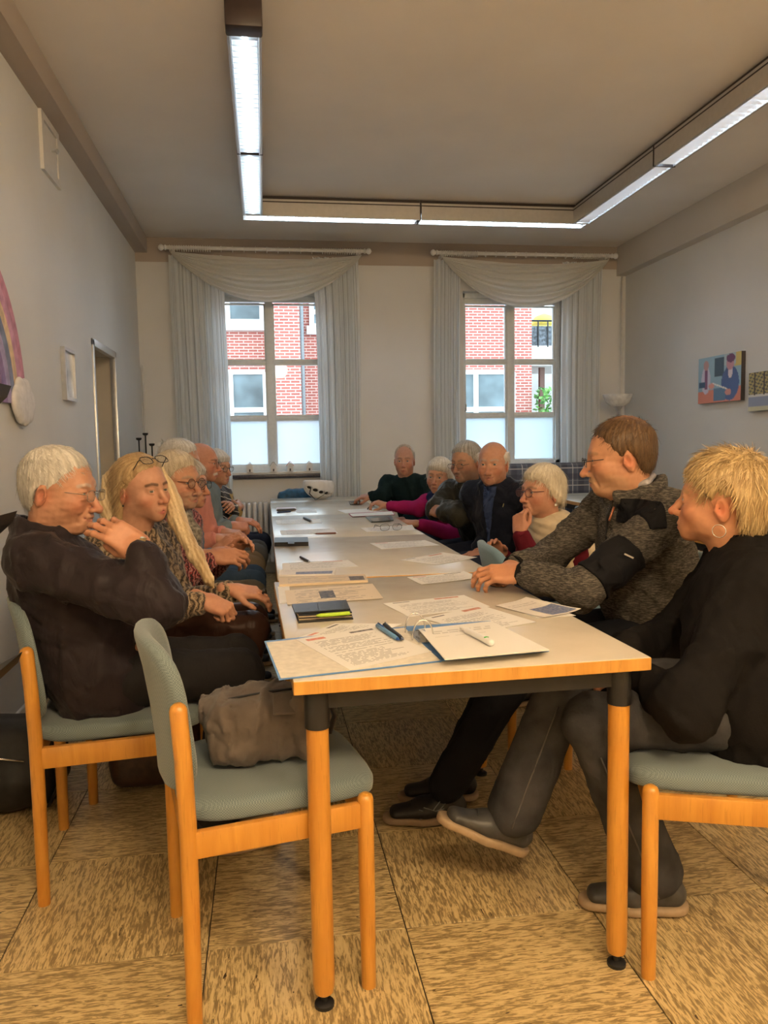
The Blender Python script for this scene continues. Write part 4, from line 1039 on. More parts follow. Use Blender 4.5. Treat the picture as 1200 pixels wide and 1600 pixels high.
def paint1(a, b):
    c = srgb(150, 185, 205)
    if .40 < a < .62 and .55 < b < .95: c = srgb(70, 95, 115)
    if b > .72 and a > .86: c = srgb(215, 195, 120)
    if a > .62 and b > .75: c = srgb(175, 195, 205) if a < .88 else c
    if b < .26+.05*a: c = srgb(222, 140, 120)
    if ellp(a, b, .19, .50, .11, .30): c = srgb(205, 200, 222)
    if abs(a-.19) < .035 and .3 < b < .72: c = srgb(130, 85, 125)
    if ellp(a, b, .19, .82, .065, .11): c = srgb(190, 150, 150)
    if ellp(a, b, .76, .38, .20, .36): c = srgb(80, 105, 160)
    if ellp(a, b, .76, .62, .05, .14): c = srgb(225, 215, 225)
    if ellp(a, b, .76, .80, .085, .15): c = srgb(200, 150, 165)
    if ellp(a, b, .77, .90, .10, .09): c = srgb(110, 70, 110)
    if .38 < a < .66 and .04 < b < .30: c = srgb(95, 130, 165)
    if abs(b-(.42-.45*(a-.35))) < .018 and .35 < a < .70: c = srgb(240, 238, 235)
    if ellp(a, b, .33, .36, .07, .06) or ellp(a, b, .72, .20, .07, .07): c = srgb(225, 160, 150)
    if .02 < a < .18 and .34 < b < .46: c = srgb(55, 85, 120)
    return c
def paint2(a, b):
    h = math.sin(a*61+b*17)*math.sin(b*53-a*23); c = srgb(180, 165, 110) if h > -.1 else srgb(95, 95, 85)
    if b < .38: c = srgb(150, 160, 185)
    if b < .12: c = srgb(200, 200, 175)
    if b < .42 and b > .36: c = srgb(215, 215, 210)
    for t_ in (.12, .30, .52): 
        if abs(a-t_) < .012 and b > .4: c = srgb(70, 65, 62)
    if ellp(a, b, .55, .42, .16, .22): c = srgb(75, 85, 115)
    if ellp(a, b, .52, .72, .06, .12): c = srgb(190, 130, 105)
    return c
canvas(5.60, 6.20, 1.525, 1.90, 'canvas photograph of two people at a table, on the right wall', paint1)
canvas(4.88, 5.50, 1.435, 1.72, 'canvas photograph of autumn trees, cut by the right picture edge', paint2)

# low cabinet and candle holder in the far left corner, hidden mostly by the people
cbn = thing('low_cabinet', 'low white cabinet in the far left corner behind the seated row', 'cabinet', (-.90, 6.95, 0))
part('body', bx((-1.10, 6.62, .04), (-.72, 7.25, 1.0), bev=.006), M_trim, cbn, 30)
for k in range(2):
    dd = part('door', bx((-.722, 6.635+.305*k, .08), (-.704, 6.93+.305*k, .97), bev=.004), M_white, cbn, 30); part('knob', ball((-.695, 6.90+.06*k, .6), .012), M_chrome, dd, True)
part('plinth', bx((-1.08, 6.66, 0), (-.76, 7.21, .05)), M_black, cbn)
kx = ony(228, 700, 6.9).x
ch = thing('candle_holder', 'black and chrome candle holder on the low cabinet', 'candle holder', (kx, 6.9, 1.0))
part('base', lathe([(.06, 0), (.06, .01), (.015, .02)], (kx, 6.9, 1.0), n=18), M_chrome, ch, 40)
for dx, hh in ((-.055, .30), (.0, .34), (.05, .25)):
    part('stem', tube([V(kx, 6.9, 1.015), V(kx+dx, 6.9, 1.08), V(kx+dx, 6.9, 1.0+hh)], .006, n=8), M_blackmetal, ch, True)
    part('cup', lathe([(.008, 0), (.022, .008), (.024, .022), (.018, .024)], (kx+dx, 6.9, 1.0+hh), n=12), M_blackmetal, ch, 40)
fl_ = leafy('white_flowers', (kx+.17, 6.86, 1.235), (.045, .045, .04), 60, 9, plain('white_petal', (.75, .75, .72), .6), 'small white flowers beside the candle holder', 'flowers')
vz = tag(part('flower_vase', lathe([(.03, 0), (.045, .05), (.03, .12), (.02, .17), (.025, .19)], (kx+.17, 6.86, 1.0), n=18), M_white, None, 50), 'small white vase on the low cabinet', 'vase')
# ------------------------------------------------------------------ people: materials
def m_skin():
    t = NT('skin'); c = t.coord('Object'); a = t.n('ShaderNodeAttribute', attribute_name='col').outputs[0]
    n = t.noise(c, 70, 4); col = t.mix(.22, a, t.ramp(n, [(.3, (.55, .42, .36)), (.7, (1, 1, 1))]), 'MULTIPLY')
    t.p(base=col, rough=.48, spec=.4, sss=.06); t.b.inputs['Subsurface Radius'].default_value = (.01, .004, .002)
    t.bump(t.math('ADD', t.noise(c, 160, 3), t.math('MULTIPLY', t.noise(t.mapping(c, (30, 30, 90)), 1, 3), .5)), .10, .002); return t.m
M_skin = m_skin()
def m_hair():
    t = NT('hair'); c = t.coord('Object'); a = t.n('ShaderNodeAttribute', attribute_name='col').outputs[0]
    n = t.noise(t.mapping(c, (150, 150, 40)), 1, 3); t.p(base=t.mix(.3, a, t.ramp(n, [(.3, (.45, .43, .40)), (.7, (1.15, 1.12, 1.08))]), 'MULTIPLY'), rough=.45, spec=.4)
    t.bump(n, .5, .004); return t.m
M_hair = m_hair()
def m_attr(name, rough):
    t = NT(name); t.p(base=t.n('ShaderNodeAttribute', attribute_name='col').outputs[0], rough=rough); return t.m
M_eye = m_attr('eyeball', .08)
def m_cloth(name, col, rough=.8, fold=.35, fs=14, weave=0, sheen=.0, var=.10, heather=None):
    t = NT(name); c = t.coord('Object'); n = t.noise(c, 12, 3)
    base = t.ramp(n, [(.3, tuple(x*(1-var) for x in col)), (.7, tuple(min(1, x*(1+var)) for x in col))])
    if heather:
        h_ = t.noise(t.mapping(c, (60, 60, 420)), 1, 3, .7); base = t.mix(t.ramp(h_, [(.46, (0, 0, 0)), (.6, (1, 1, 1))]), base, heather)
    t.p(base=base, rough=rough, sheen=sheen, spec=.07)
    f = t.noise(t.mapping(c, (1, 1, .55)), fs, 3, .5, .8)
    if weave: f = t.math('ADD', f, t.math('MULTIPLY', t.noise(c, weave, 2), .12))
    t.bump(f, fold, .02); return t.m
def m_pattern(name, stops, scale=26, dist=2.5, rough=.85, vor=False, bump=.3):
    t = NT(name); c = t.coord('Object')
    w = t.n('ShaderNodeTexWave', i_Vector=c, i_Scale=scale*.35, i_Distortion=9.0, i_Detail=3.0, i_Detail_Scale=2.2).outputs[1]
    n = t.noise(c, scale*1.6, 4, .6, dist); f = t.math('ADD', t.math('MULTIPLY', w, .5), t.math('MULTIPLY', n, .55))
    t.p(base=t.ramp(f, stops), rough=rough, sheen=.2); t.bump(t.noise(c, 14, 3), bump, .02); return t.m
def m_stripe(name, c1, c2, per, wid, floral=None):
    t = NT(name); c = t.coord('Object'); s = t.n('ShaderNodeSeparateXYZ', i_Vector=t.n('ShaderNodeVectorMath', operation='ADD', i_0=c, i_1=t.n('ShaderNodeVectorMath', operation='SCALE', i_0=t.noise(c, 9, 2, col=True), i_Scale=.03).outputs[0]).outputs[0])
    f = t.math('LESS_THAN', t.math('FRACT', t.math('MULTIPLY', t.math('ADD', s.outputs[2], t.math('MULTIPLY', s.outputs[0], .5)), 1/per)), wid); col = t.mix(f, c1, c2)
    if floral:
        v = t.noise(c, 16, 2); k = t.math('MULTIPLY', t.math('GREATER_THAN', v, .60), t.math('GREATER_THAN', s.outputs[2], .0)); col = t.mix(k, col, floral)
    t.p(base=col, rough=.85, sheen=.2); t.bump(t.noise(c, 14, 3), .3, .02); return t.m

# ------------------------------------------------------------------ people: head, hair, hands, garments
def vnormals(Vv, Q):
    n = np.cross(Vv[Q[:, 2]]-Vv[Q[:, 0]], Vv[Q[:, 3]]-Vv[Q[:, 1]]); N = np.zeros_like(Vv)
    for k in range(4): np.add.at(N, Q[:, k], n)
    return N/(np.linalg.norm(N, axis=1, keepdims=True)+1e-12)
def mixc(c, m, b): m = np.clip(m, 0, 1)[:, None]; return c*(1-m)+np.array(b, np.float32)*m
def capd(P, a, b):
    a, b = np.array(a), np.array(b); ba = b-a; t = np.clip(((P-a)@ba)/(ba@ba), 0, 1)[:, None]; return np.linalg.norm(P-a-t*ba, axis=1)
def head_local(sp, neck, h):
    """head in its own frame: x right, y forward, z up, eyes at z=0"""
    g = sp.get; jw = g('jaw', 1.0); fat = g('fat', 0.0); ns = g('nose', 1.0); smile = g('smile', 0); op = g('eyes', .0048)*.8; age = g('age', .5)
    s = SDF()
    s.ell((0, -.014, .036), (.075, .097, .080), k=.02).ell((0, .020, -.010), (.065+fat*.4, .074, .090), k=.03)
    s.ell((0, .026, -.060), (.055*jw+fat, .062, .050), k=.03)
    for x in (-1, 1):
        s.ell((x*.047*jw, -.002, -.060), (.016+fat, .034, .030), k=.03)
        s.ell((x*.041, .058, -.032), (.025+fat*.5, .026, .024), k=.025)
    s.ell((0, .073, -.098), (.021, .017, .016), k=.028)
    s.cone((-.030, .080, .019), (.030, .080, .019), .011, k=.022)
    s.ell((0, .078, -.068), (.030, .020, .028), k=.022)
    for x in (-1, 1): s.ell((x*.0315, .104, -.001), (.019, .017, .0125), k=.016, op='s')
    s.path([(0, .088, .012), (0, .103, -.018*ns), (0, .1195, -.040*ns)], [.0075, .0085, .0115*ns], k=.010)
    for x in (-1, 1): s.ell((x*.0125*ns, .104, -.044*ns), (.0085, .011, .0075), k=.007)
    for x in (-1, 1): s.ell((x*.006, .112, -.0525*ns), (.0035, .005, .003), k=.002, op='s')
    mz = -.0725; cu = .004*smile
    s.path([(-.024, .083, mz+cu), (-.010, .0965, mz+.0045), (0, .098, mz+.0035), (.010, .0965, mz+.0045), (.024, .083, mz+cu)], [.0030, .0052, .0050, .0052, .0030], k=.006)
    s.path([(-.021, .084, mz-.003+cu), (0, .0955, mz-.0075), (.021, .084, mz-.003+cu)], [.003, .0064, .003], k=.006)
    s.path([(-.023, .090, mz+cu), (0, .1015, mz-.001), (.023, .090, mz+cu)], [.0012, .0016, .0012], k=.003, op='s')
    if age > .4:
        for x in (-1, 1):
            s.path([(x*.020, .100, -.040), (x*.031, .089, -.066), (x*.032, .080, -.085)], [.0022, .0028, .002], k=.010*age+.004, op='s')
            s.ell((x*.031, .0905, -.0165), (.013, .004, .0035), k=.008)
    for x in (-1, 1):   # lids over the eyeballs, with an almond slit
        s.ell((x*.0315, .0765, -.001), (.0150, .0140, .0138), k=.005)
        s.ell((x*.0315, .094, -.0015), (.0135, .013, op), k=.0015, op='s')
        s.ell((x*.0315, .0785, .0032+op), (.0152, .0145, .0070), k=.003); s.ell((x*.0315, .0785, -.0050-op), (.0142, .0128, .0058), k=.003)
        e = np.array(Matrix.Rotation(x*-.35, 3, 'Z') @ Matrix.Rotation(-.22, 3, 'X'))
        s.ell((x*.076, -.016, -.018), (.0075, .0185, .032), e, k=.005)
        s.ell((x*.0880, -.012, -.013), (.0125, .0120, .021), e, k=.0015, op='s'); s.ell((x*.0815, .001, -.020), (.004, .004, .007), e, k=.003)
    if g('double_chin', 0): s.ell((0, .040, -.108), (.040, .035, .018), k=.03)
    nk = np.array(neck, np.float32)
    s.cone((0, -.030, -.050), nk*.55+np.array([0, -.012, -.03])*.45, .050*g('neckr', 1), .052*g('neckr', 1), k=.03).cone(nk*.55+np.array([0, -.012, -.03])*.45, nk, .052*g('neckr', 1), .060*g('neckr', 1), k=.03)
    s.warp(lambda P, d: d+.0008*age*wob(P, 130, 5))
    Vv, Q = s.mesh(h)
    col = np.tile(np.array(sp['skin'], np.float32), (len(Vv), 1)); red = np.array(sp['skin'])*np.array([1.0, .62, .58])
    ax = np.abs(Vv[:, 0]); M2 = np.stack([ax, Vv[:, 1], Vv[:, 2]], 1)
    col = mixc(col, .75*np.exp(-(np.linalg.norm(M2-np.array([.043, .07, -.036]), axis=1)/.024)**2), red)
    col = mixc(col, .8*np.exp(-(np.linalg.norm(M2-np.array([0, .115, -.042]), axis=1)/.018)**2), red)
    col = mixc(col, .8*np.exp(-(np.linalg.norm(M2-np.array([.08, -.014, -.02]), axis=1)/.026)**2), red)
    lipd = np.minimum(capd(M2, (.0, .098, mz+.002), (.021, .086, mz+cu)), capd(M2, (0, .0985, mz-.0075), (.019, .087, mz-.004+cu)))
    col = mixc(col, .85*(1-np.clip((lipd-.0062)/.0028, 0, 1))*np.clip((.0235-ax)/.003, 0, 1), g('lips', (.40, .15, .12)))
    col = mixc(col, .9*(1-np.clip((capd(M2, (0, .1015, mz), (.022, .088, mz+cu))-.0012)/.0018, 0, 1))*np.clip((.0225-ax)/.003, 0, 1), (.12, .04, .03))
    br = np.minimum(capd(M2, (.014, .096, .0205), (.034, .091, .0250)), capd(M2, (.034, .091, .0245), (.050, .077, .0190)))
    col = mixc(col, g('browk', .62)*(1-np.clip((br-.0036)/.003, 0, 1)), g('brow', (.16, .11, .08)))
    if g('beard'):
        bk, bc = g('beard'); z, y = Vv[:, 2], Vv[:, 1]
        m = np.clip((-.050-z+.018*np.clip((.03-y)/.05, -1, 1)*-1)/.012, 0, 1)*np.clip((y+.015)/.02, 0, 1)*np.clip((z+.128)/.012, 0, 1)*(1-np.clip(1-(lipd-.005)/.004, 0, 1))
        m *= .8+.2*wob(Vv, 190, 8); col = mixc(col, bk*m, bc)
    if g('moustache'):
        mk, mc = g('moustache'); md = capd(M2, (0, .104, -.060), (.024, .092, -.068)); col = mixc(col, mk*(1-np.clip((md-.006)/.004, 0, 1)), mc)
    return Vv, Q, col
HAIRLINES = {
 'short': ([-.13, -.07, -.050, -.034, -.016, -.002, .012, .026, .040, .058, .085, .13], [-.082, -.078, -.050, -.004, .016, -.012, -.020, .004, .034, .054, .066, .080]),
 'bob':   ([-.13, -.07, -.045, -.020, .010, .026, .040, .056, .075, .13], [-.105, -.102, -.085, -.060, -.035, -.005, .016, .030, .038, .040]),
 'pixie': ([-.13, -.07, -.056, -.044, -.030, .002, .012, .030, .046, .060, .085, .13], [-.100, -.090, -.060, -.010, .020, .020, -.012, .002, .020, .032, .040, .044]),
 'long':  ([-.13, -.05, -.02, .012, .030, .046, .062, .085, .13], [-.16, -.16, -.02, .012, .032, .056, .074, .090, .105]),
}
def hair_local(sp, h):
    st = sp['hair']; t = st.get('t', .010); s = SDF(); ln = HAIRLINES[st['line']]; zoff = st.get('dz', 0)
    s.ell((0, -.016, .037), (.075+t, .097+t, .080+t*1.25), k=.02)
    s.ell((0, -.036, -.018), (.064+t, .066+t, .072+t*.6), k=.03)
    if st['line'] in ('bob',): s.ell((0, -.015, -.02), (.078+t*.7, .075+t, .075), k=.03)
    if st.get('fringe'): s.ell((st['fringe'], .056, .055), (.055, .040, .036), k=.03)
    if st['line'] == 'long': s.ell((0, -.045, -.10), (.080, .060, .11), k=.04)
    amp = st.get('amp', .003)*.45
    def cut(P, d):
        wh = st.get('whorl', (0.0, -.055, .105)); az = np.arctan2(P[:, 0]-wh[0], P[:, 1]-wh[1]); d = d+.0013*(np.sin(az*41+2*np.sin(az*7))+.6*np.sin(az*93+1))
        d = d+amp*wob(P*np.array([1, .6, .45], np.float32), 95, 3)+amp*.6*wob(P*np.array([1, .7, .5], np.float32), 210, 4)
        f = np.interp(P[:, 1], *ln)+zoff+.006*wob(P, 150, 6); d = d+t*.95*(1-np.clip((P[:, 2]-f)/.035, 0, 1)); d = np.maximum(d, (f-P[:, 2])*.75)
        if st.get('bald'): d = np.maximum(d, (P[:, 2]-(st['bald']-.55*np.clip(P[:, 1], 0, .1)))*.8)
        if st.get('temple'): d = np.maximum(d, (P[:, 1]-(st['temple']-.75*np.maximum(0, np.abs(P[:, 0])-.018))-.9*np.maximum(0, .03-P[:, 2]))*.7)
        if st.get('recede'): d = np.maximum(d, (P[:, 1]-st['recede']-.25*(np.abs(P[:, 0])))*.8)
        return d
    s.warp(cut)
    if st.get('crown'): c, r = st['crown']; s.ell(c, r, k=.010, op='s')
    return s.mesh(h)
def strands(Vv, Q, sp, n, seed):
    st = sp['hair']; rs = np.random.RandomState(seed); N = vnormals(Vv, Q); ok = np.nonzero(np.ones(len(Vv), bool))[0]; i = rs.choice(ok, n)
    p = Vv[i]; nn = N[i]; crown = np.array(st.get('whorl', (0.0, -.055, .105)))
    d = p-crown; d += np.array(st.get('comb', (0, 0, -.05))); d += rs.normal(0, st.get('mess', .02), d.shape)
    d -= nn*(d*nn).sum(1, keepdims=True); d /= np.linalg.norm(d, axis=1, keepdims=True)+1e-9
    L = rs.uniform(.6, 1.2, n)[:, None]*st.get('len', .03)*np.where(np.abs(p[:, 1:2]+.015) < .035, np.clip((p[:, 2:3]-.005)/.06, .18, 1), 1)*np.clip((.105-p[:, 1:2])/.05, .45, 1) if st['line'] != 'long' else rs.uniform(.6, 1.2, n)[:, None]*st.get('len', .03)*np.where(p[:, 1:2] > .02, .35, 1); lift = st.get('lift', .15)*rs.uniform(.3, 1.5, n)[:, None]
    up = (nn[:, 2:3] > .55)*st.get('spike', 0)
    sd = np.cross(d, nn); w = st.get('w', .0011); rows = []
    for k in range(4):
        s = k/3; q = p-nn*.002+d*L*s*(1-.5*up)+nn*(L*lift*s*(1-.4*s)+L*up*s)+np.array([0, 0, -.25])*L*s*s*(1-up); ww = w*(1-.8*s); rows.append(q-sd*ww); rows.append(q+sd*ww)
    V2 = np.stack(rows, 1).reshape(-1, 3); base = np.arange(n)[:, None]*8; F = np.concatenate([base+np.array([2*k, 2*k+1, 2*k+3, 2*k+2]) for k in range(3)])
    c1, c2 = np.array(st['col']), np.array(st['col2']); m = rs.uniform(0, 1, n)[:, None]**1.3; C = np.repeat(c1*(1-m)+c2*m, 8, 0)
    return V2.astype(np.float32), F, C
POSES = {  # per finger (base, middle, end) curl in degrees: index, middle, ring, little; thumb (out, down, bend)
 'relaxed': ([(22, 32, 18), (26, 36, 20), (30, 40, 22), (34, 42, 24)], (38, 22, 18)),
 'flat':    ([(8, 12, 8), (8, 12, 8), (10, 14, 8), (12, 16, 10)], (35, 12, 10)),
 'fist':    ([(62, 80, 40), (66, 84, 42), (70, 84, 42), (72, 84, 42)], (22, 40, 40)),
 'chin':    ([(48, 72, 36), (60, 84, 44), (70, 86, 44), (74, 86, 44)], (24, 34, 30)),
 'mouth':   ([(28, 30, 14), (30, 32, 15), (34, 36, 18), (42, 42, 22)], (20, 45, 25)),
 'pinch':   ([(46, 48, 20), (40, 40, 22), (34, 40, 22), (30, 40, 24)], (30, 42, 24)),
}
def hand_local(pose, h):
    fing, th = POSES[pose]; s = SDF()
    s.box((0, .045, 0), (.039, .050, .0135), .013, None, .012); s.ell((.020, .030, -.008), (.020, .032, .015), k=.015); s.ell((-.026, .035, -.007), (.014, .034, .013), k=.012)
    s.cone((0, -.045, 0), (0, .010, 0), .026, .027, k=.02)
    for (x, y, ls, r, spread), cu in zip(((.0290, .090, (.042, .026, .021), .0092, .10), (.0098, .095, (.046, .030, .022), .0094, .02), (-.0098, .091, (.043, .028, .021), .0090, -.05), (-.0280, .082, (.034, .021, .018), .0080, -.12)), fing):
        p = np.array([x, y, .001]); a = 0; pts = [np.array([x*.9, y-.03, .001]), p]; rs = [r*1.05, r*1.08]
        for L, c in zip(ls, cu):
            a += math.radians(c); p = p+L*np.array([math.sin(spread)*math.cos(a), math.cos(spread)*math.cos(a), -math.sin(a)]); pts.append(p); rs.append(r*(.98-.07*(len(pts)-2)))
        s.path(pts, rs, k=.0035)
        for q in pts[1:-1]: s.ell(q+np.array([0, 0, .002]), (r*1.06, r*1.05, r*1.02), k=.004)
    o, dn, bd = [math.radians(v) for v in th]; p = np.array([.030, .022, -.006]); pts = [np.array([.016, .006, -.004]), p]; dr = np.array([math.sin(o)*math.cos(dn), math.cos(o)*math.cos(dn), -math.sin(dn)])
    p = p+dr*.038; pts.append(p); dr2 = dr+np.array([-math.sin(bd), .5, -.1]); dr2 /= np.linalg.norm(dr2); p = p+dr2*.030; pts.append(p); p = p+dr2*.016; pts.append(p)
    s.path(pts, [.015, .0145, .0112, .0102, .0085], k=.006)
    return s.mesh(h)
def unit(v): v = np.array(v, np.float64); return v/(np.linalg.norm(v)+1e-12)
def place_hand(wrist, fdir, dorsal, pose, right, h, scale):
    Vv, Q = hand_local(pose, h); Vv = Vv*scale
    if right: Vv = Vv*np.array([-1, 1, 1], np.float32); Q = Q[:, ::-1]
    y = unit(fdir); z = unit(np.array(dorsal)-y*np.dot(dorsal, y)); x = np.cross(y, z)
    return (Vv@np.stack([x, y, z])+np.array(wrist)).astype(np.float32), Q
def elbow_ik(sh, wr, l1, l2, hint):
    sh, wr = np.array(sh), np.array(wr); d = wr-sh; L = np.linalg.norm(d); u = d/L; L = min(L, (l1+l2)*.995)
    a = (l1*l1-l2*l2+L*L)/(2*L); hh = math.sqrt(max(l1*l1-a*a, 0)); n = np.array(hint)-u*np.dot(hint, u); return sh+u*a+unit(n)*hh
def patch(name, Vv, Q, mask, off, mat, parent):
    N = vnormals(Vv, Q); f = mask(Vv)[Q].all(1)
    if not f.any(): return None
    q = Q[f]; u, inv = np.unique(q, return_inverse=True); v0 = Vv[u]+N[u]*off; v1 = Vv[u]-N[u]*.002; q = inv.reshape(-1, 4); n = len(u)
    E_ = np.concatenate([q[:, [k, (k+1) % 4]] for k in range(4)]); key = np.sort(E_, 1); _, ix, ct = np.unique(key, axis=0, return_index=True, return_counts=True); b = E_[ix[ct == 1]]
    side = np.stack([b[:, 0], b[:, 0]+n, b[:, 1]+n, b[:, 1]], 1)
    return part(name, np_mesh(name, np.concatenate([v0, v1]), np.concatenate([q, q[:, ::-1]+n, side])), mat, parent)
M_sole = plain('rubber_sole', (.36, .26, .16), .6); M_shoeb = plain('black_shoe', (.012, .012, .013), .5); M_shoeg = plain('grey_leather_shoe', (.055, .055, .055), .42, var=.15)
def shoe(parent, ank, toe, up, mat, sole):
    y = unit(toe); z = unit(np.array(up)-y*np.dot(up, y)); x = np.cross(y, z); R_ = np.stack([x, y, z], 1); A = np.array(ank)
    L = lambda a, b, c: A+R_@np.array([a, b, c])
    s = SDF(); s.ecap(L(0, -.045, -.045), L(0, .06, -.048), (.036, .036), (.042, .033), x, k=.02).ecap(L(0, .06, -.052), L(0, .155, -.060), (.043, .028), (.036, .020), x, k=.03).cone(L(0, -.015, .0), L(0, -.01, .045), .040, .042, k=.03)
    def flat(P, d): return np.maximum(d, -(((P-A)@z)+.074))
    s.warp(flat); u = sdf_part('shoe', s, .0065, mat, parent)
    q = SDF(); q.ecap(L(0, -.045, -.078), L(0, .06, -.078), (.042, .042), (.047, .047), x, k=.02).ecap(L(0, .06, -.078), L(0, .160, -.078), (.047, .047), (.038, .038), x, k=.03)
    q.warp(lambda P, d: np.maximum(d, np.abs((P-A)@z+.081)-.0115)); sdf_part('sole', q, .006, sole, u)
    for k in range(4):
        c = L(0, .035+.022*k, -.012-.006*k); part('lace', tube([Vector(c-R_[:, 0]*.022-R_[:, 2]*.004), Vector(c+R_[:, 2]*.006), Vector(c+R_[:, 0]*.022-R_[:, 2]*.004)], .0026, n=5), M_black, u, True)
def J(u, v, y): return np.array(ony(u, v, y))
def person(sp):
    g = sp.get; hq, cq, gq = sp.get('res', (.0034, .0095, .0038))   # voxel sizes: head, clothes, hands
    a = math.radians(sp['face']); f = np.array([math.cos(a), math.sin(a), 0]); l = np.array([-math.sin(a), math.cos(a), 0]); up = np.array([0, 0, 1.])
    seat = np.array([*sp['seat'], 0]); P = lambda x, y, z: seat+f*x+l*y+up*z
    hc = np.array(sp['head']); look = unit(sp['look']); rt = unit(np.cross(look, up)); hu = np.cross(rt, look); ro = math.radians(g('roll', 0)); rt, hu = rt*math.cos(ro)+hu*math.sin(ro), hu*math.cos(ro)-rt*math.sin(ro)
    HR = np.stack([rt, look, hu], 1); hs = g('hs', 1.0)
    ta = math.radians(g('turn', 0)); tf = f*math.cos(ta)+l*math.sin(ta); tl = l*math.cos(ta)-f*math.sin(ta)
    nb = hc-look*np.array([1, 1, 0])*.035*hs-up*g('nk', .150)*hs-tf*.012; sc = nb-up*.038-tf*(.015-g('lean', 0)); W = g('sw', .172)
    pel = P(g('pelx', -.06), 0, .575); wst = pel*.62+sc*.38+tf*g('belly', 0)*.25; cst = pel*.25+sc*.75
    shL = sc+tl*W-up*.012; shR = sc-tl*W-up*.012
    if 'shL' in sp: shL = np.array(sp['shL'])
    if 'shR' in sp: shR = np.array(sp['shR'])
    wrL = np.array(g('wrL', P(.17, .045, .635))); wrR = np.array(g('wrR', P(.17, -.045, .635)))
    elL = np.array(sp['elL']) if 'elL' in sp else elbow_ik(shL, wrL, .285, .255, g('hintL', tl*.22-up*.7-f*.5))
    elR = np.array(sp['elR']) if 'elR' in sp else elbow_ik(shR, wrR, .285, .255, g('hintR', -tl*.22-up*.7-f*.5))
    def fit(sh, el, wr):  # keep the forearm at human length
        d = wr-el; return el+unit(d)*min(np.linalg.norm(d), .265)
    wrL, wrR = fit(shL, elL, wrL), fit(shR, elR, wrR)
    hipL, hipR = P(-.03, .088, .57), P(-.03, -.088, .57)
    knL, knR = np.array(g('knL', P(.36, .090, .555))), np.array(g('knR', P(.36, -.090, .555))); anL, anR = np.array(g('anL', P(.27, .085, .095))), np.array(g('anR', P(.27, -.085, .095)))
    # one skin surface: head and neck, hands, and the body under the clothes
    Vh, Qh, Ch = head_local(sp, HR.T@(nb-up*.03-hc)/hs, hq); Wh = Vh*hs@HR.T+hc
    parts = [(Wh, Qh, Ch)]
    for key, wr, el, right in (('L', wrL, elL, False), ('R', wrR, elR, True)):
        hd = g('hand'+key, {}); fd = hd.get('dir', wr-el); do = hd.get('dorsal', up+(-.4 if right else .4)*tl)
        v, q = place_hand(wr, fd, do, hd.get('pose', 'relaxed'), right, gq, g('hands', .97)); c = np.tile(np.array(sp['skin'])*np.array([1.0, .93, .9]), (len(v), 1)); parts.append((v, q, c))
    b = SDF(); b.ecap(pel, wst, (.135, .10), (.125, .095), tl, k=.05).ecap(wst, cst, (.125, .095), (.14, .10), tl, k=.05).cone(shL, shR, .045, k=.05).cone(nb, sc, .05, k=.04)
    for s_, e, w in ((shL, elL, wrL), (shR, elR, wrR)): b.path([s_, e, w], [.042, .034, .024], k=.02)
    for h_, k_, n_ in ((hipL, knL, anL), (hipR, knR, anR)): b.path([h_, k_, n_], [.068, .048, .032], k=.02)
    v, q = b.mesh(.017); parts.append((v, q, np.tile(np.array(sp['skin']), (len(v), 1))))
    off = 0; VV, QQ, CC = [], [], []
    for v, q, c in parts: VV.append(v); QQ.append(q+off); CC.append(c); off += len(v)
    me = np_mesh('person', np.concatenate(VV).astype(np.float32), np.concatenate(QQ), np.concatenate(CC))
    body = part('person', me, M_skin); tag(body, sp['label'], 'person', 'people seated around the tables')
    HW = lambda p: Vector(HR@(np.array(p)*hs)+hc)
    for x in (-1, 1):   # eyeballs
        n_u, n_v = 18, 14; th = np.linspace(0, math.pi, n_v); ph_ = np.linspace(0, 2*math.pi, n_u, endpoint=False); gz = unit(np.array([g('gaze', (0, 1, 0))[0], 1, g('gaze', (0, 1, 0))[2]])); ex, ey, ez = frame_of(gz)
        fr = np.array([ex, ey, ez]); vv = np.array([[math.sin(t)*math.cos(p_), math.sin(t)*math.sin(p_), math.cos(t)] for t in th for p_ in ph_])@fr; an = np.repeat(th, n_u)
        cc = np.where((an < .24)[:, None], (.01, .01, .01), np.where((an < .52)[:, None], g('iris', (.10, .14, .16)), (.62, .58, .54)))
        qq = np.array([(i*n_u+j, (i+1)*n_u+j, (i+1)*n_u+(j+1) % n_u, i*n_u+(j+1) % n_u) for i in range(n_v-1) for j in range(n_u)])
        vw = ((vv*.0124+np.array([x*.0315, .0787, -.001]))*hs)@HR.T+hc; part('eye', np_mesh('eye', vw.astype(np.float32), qq, cc), M_eye, body)
    # hair
    if g('hair'):
        st = sp['hair']; v, q = hair_local(sp, hq*1.15); wh = st.get('whorl', (0.0, -.055, .105)); az = np.arctan2(v[:, 0]-wh[0], v[:, 1]-wh[1]); m = np.clip(.45+.3*np.sin(az*41+2*np.sin(az*7))+.2*np.sin(az*93+1)+.2*wob(v, 60, 2), 0, 1)[:, None]; c = np.array(st['col'])*(1-m)+np.array(st['col2'])*m
        if st.get('thin'): tc, tr_ = st['thin']; c = mixc(c, .75*np.exp(-(np.linalg.norm((v-np.array(tc))/np.array(tr_), axis=1))**2), sp['skin'])
        v2, q2, c2 = strands(v, q, sp, st.get('n', 1500), 5); va = np.concatenate([v, v2]); qa = np.concatenate([q, q2+len(v)]); ca = np.concatenate([c, c2])
        ho = part('hair', np_mesh('hair', (va*hs@HR.T+hc).astype(np.float32), qa, ca), M_hair, body)
    # upper garment
    top = sp['top']; o = top.get('o', .0); s = SDF(); bl = g('belly', 0)
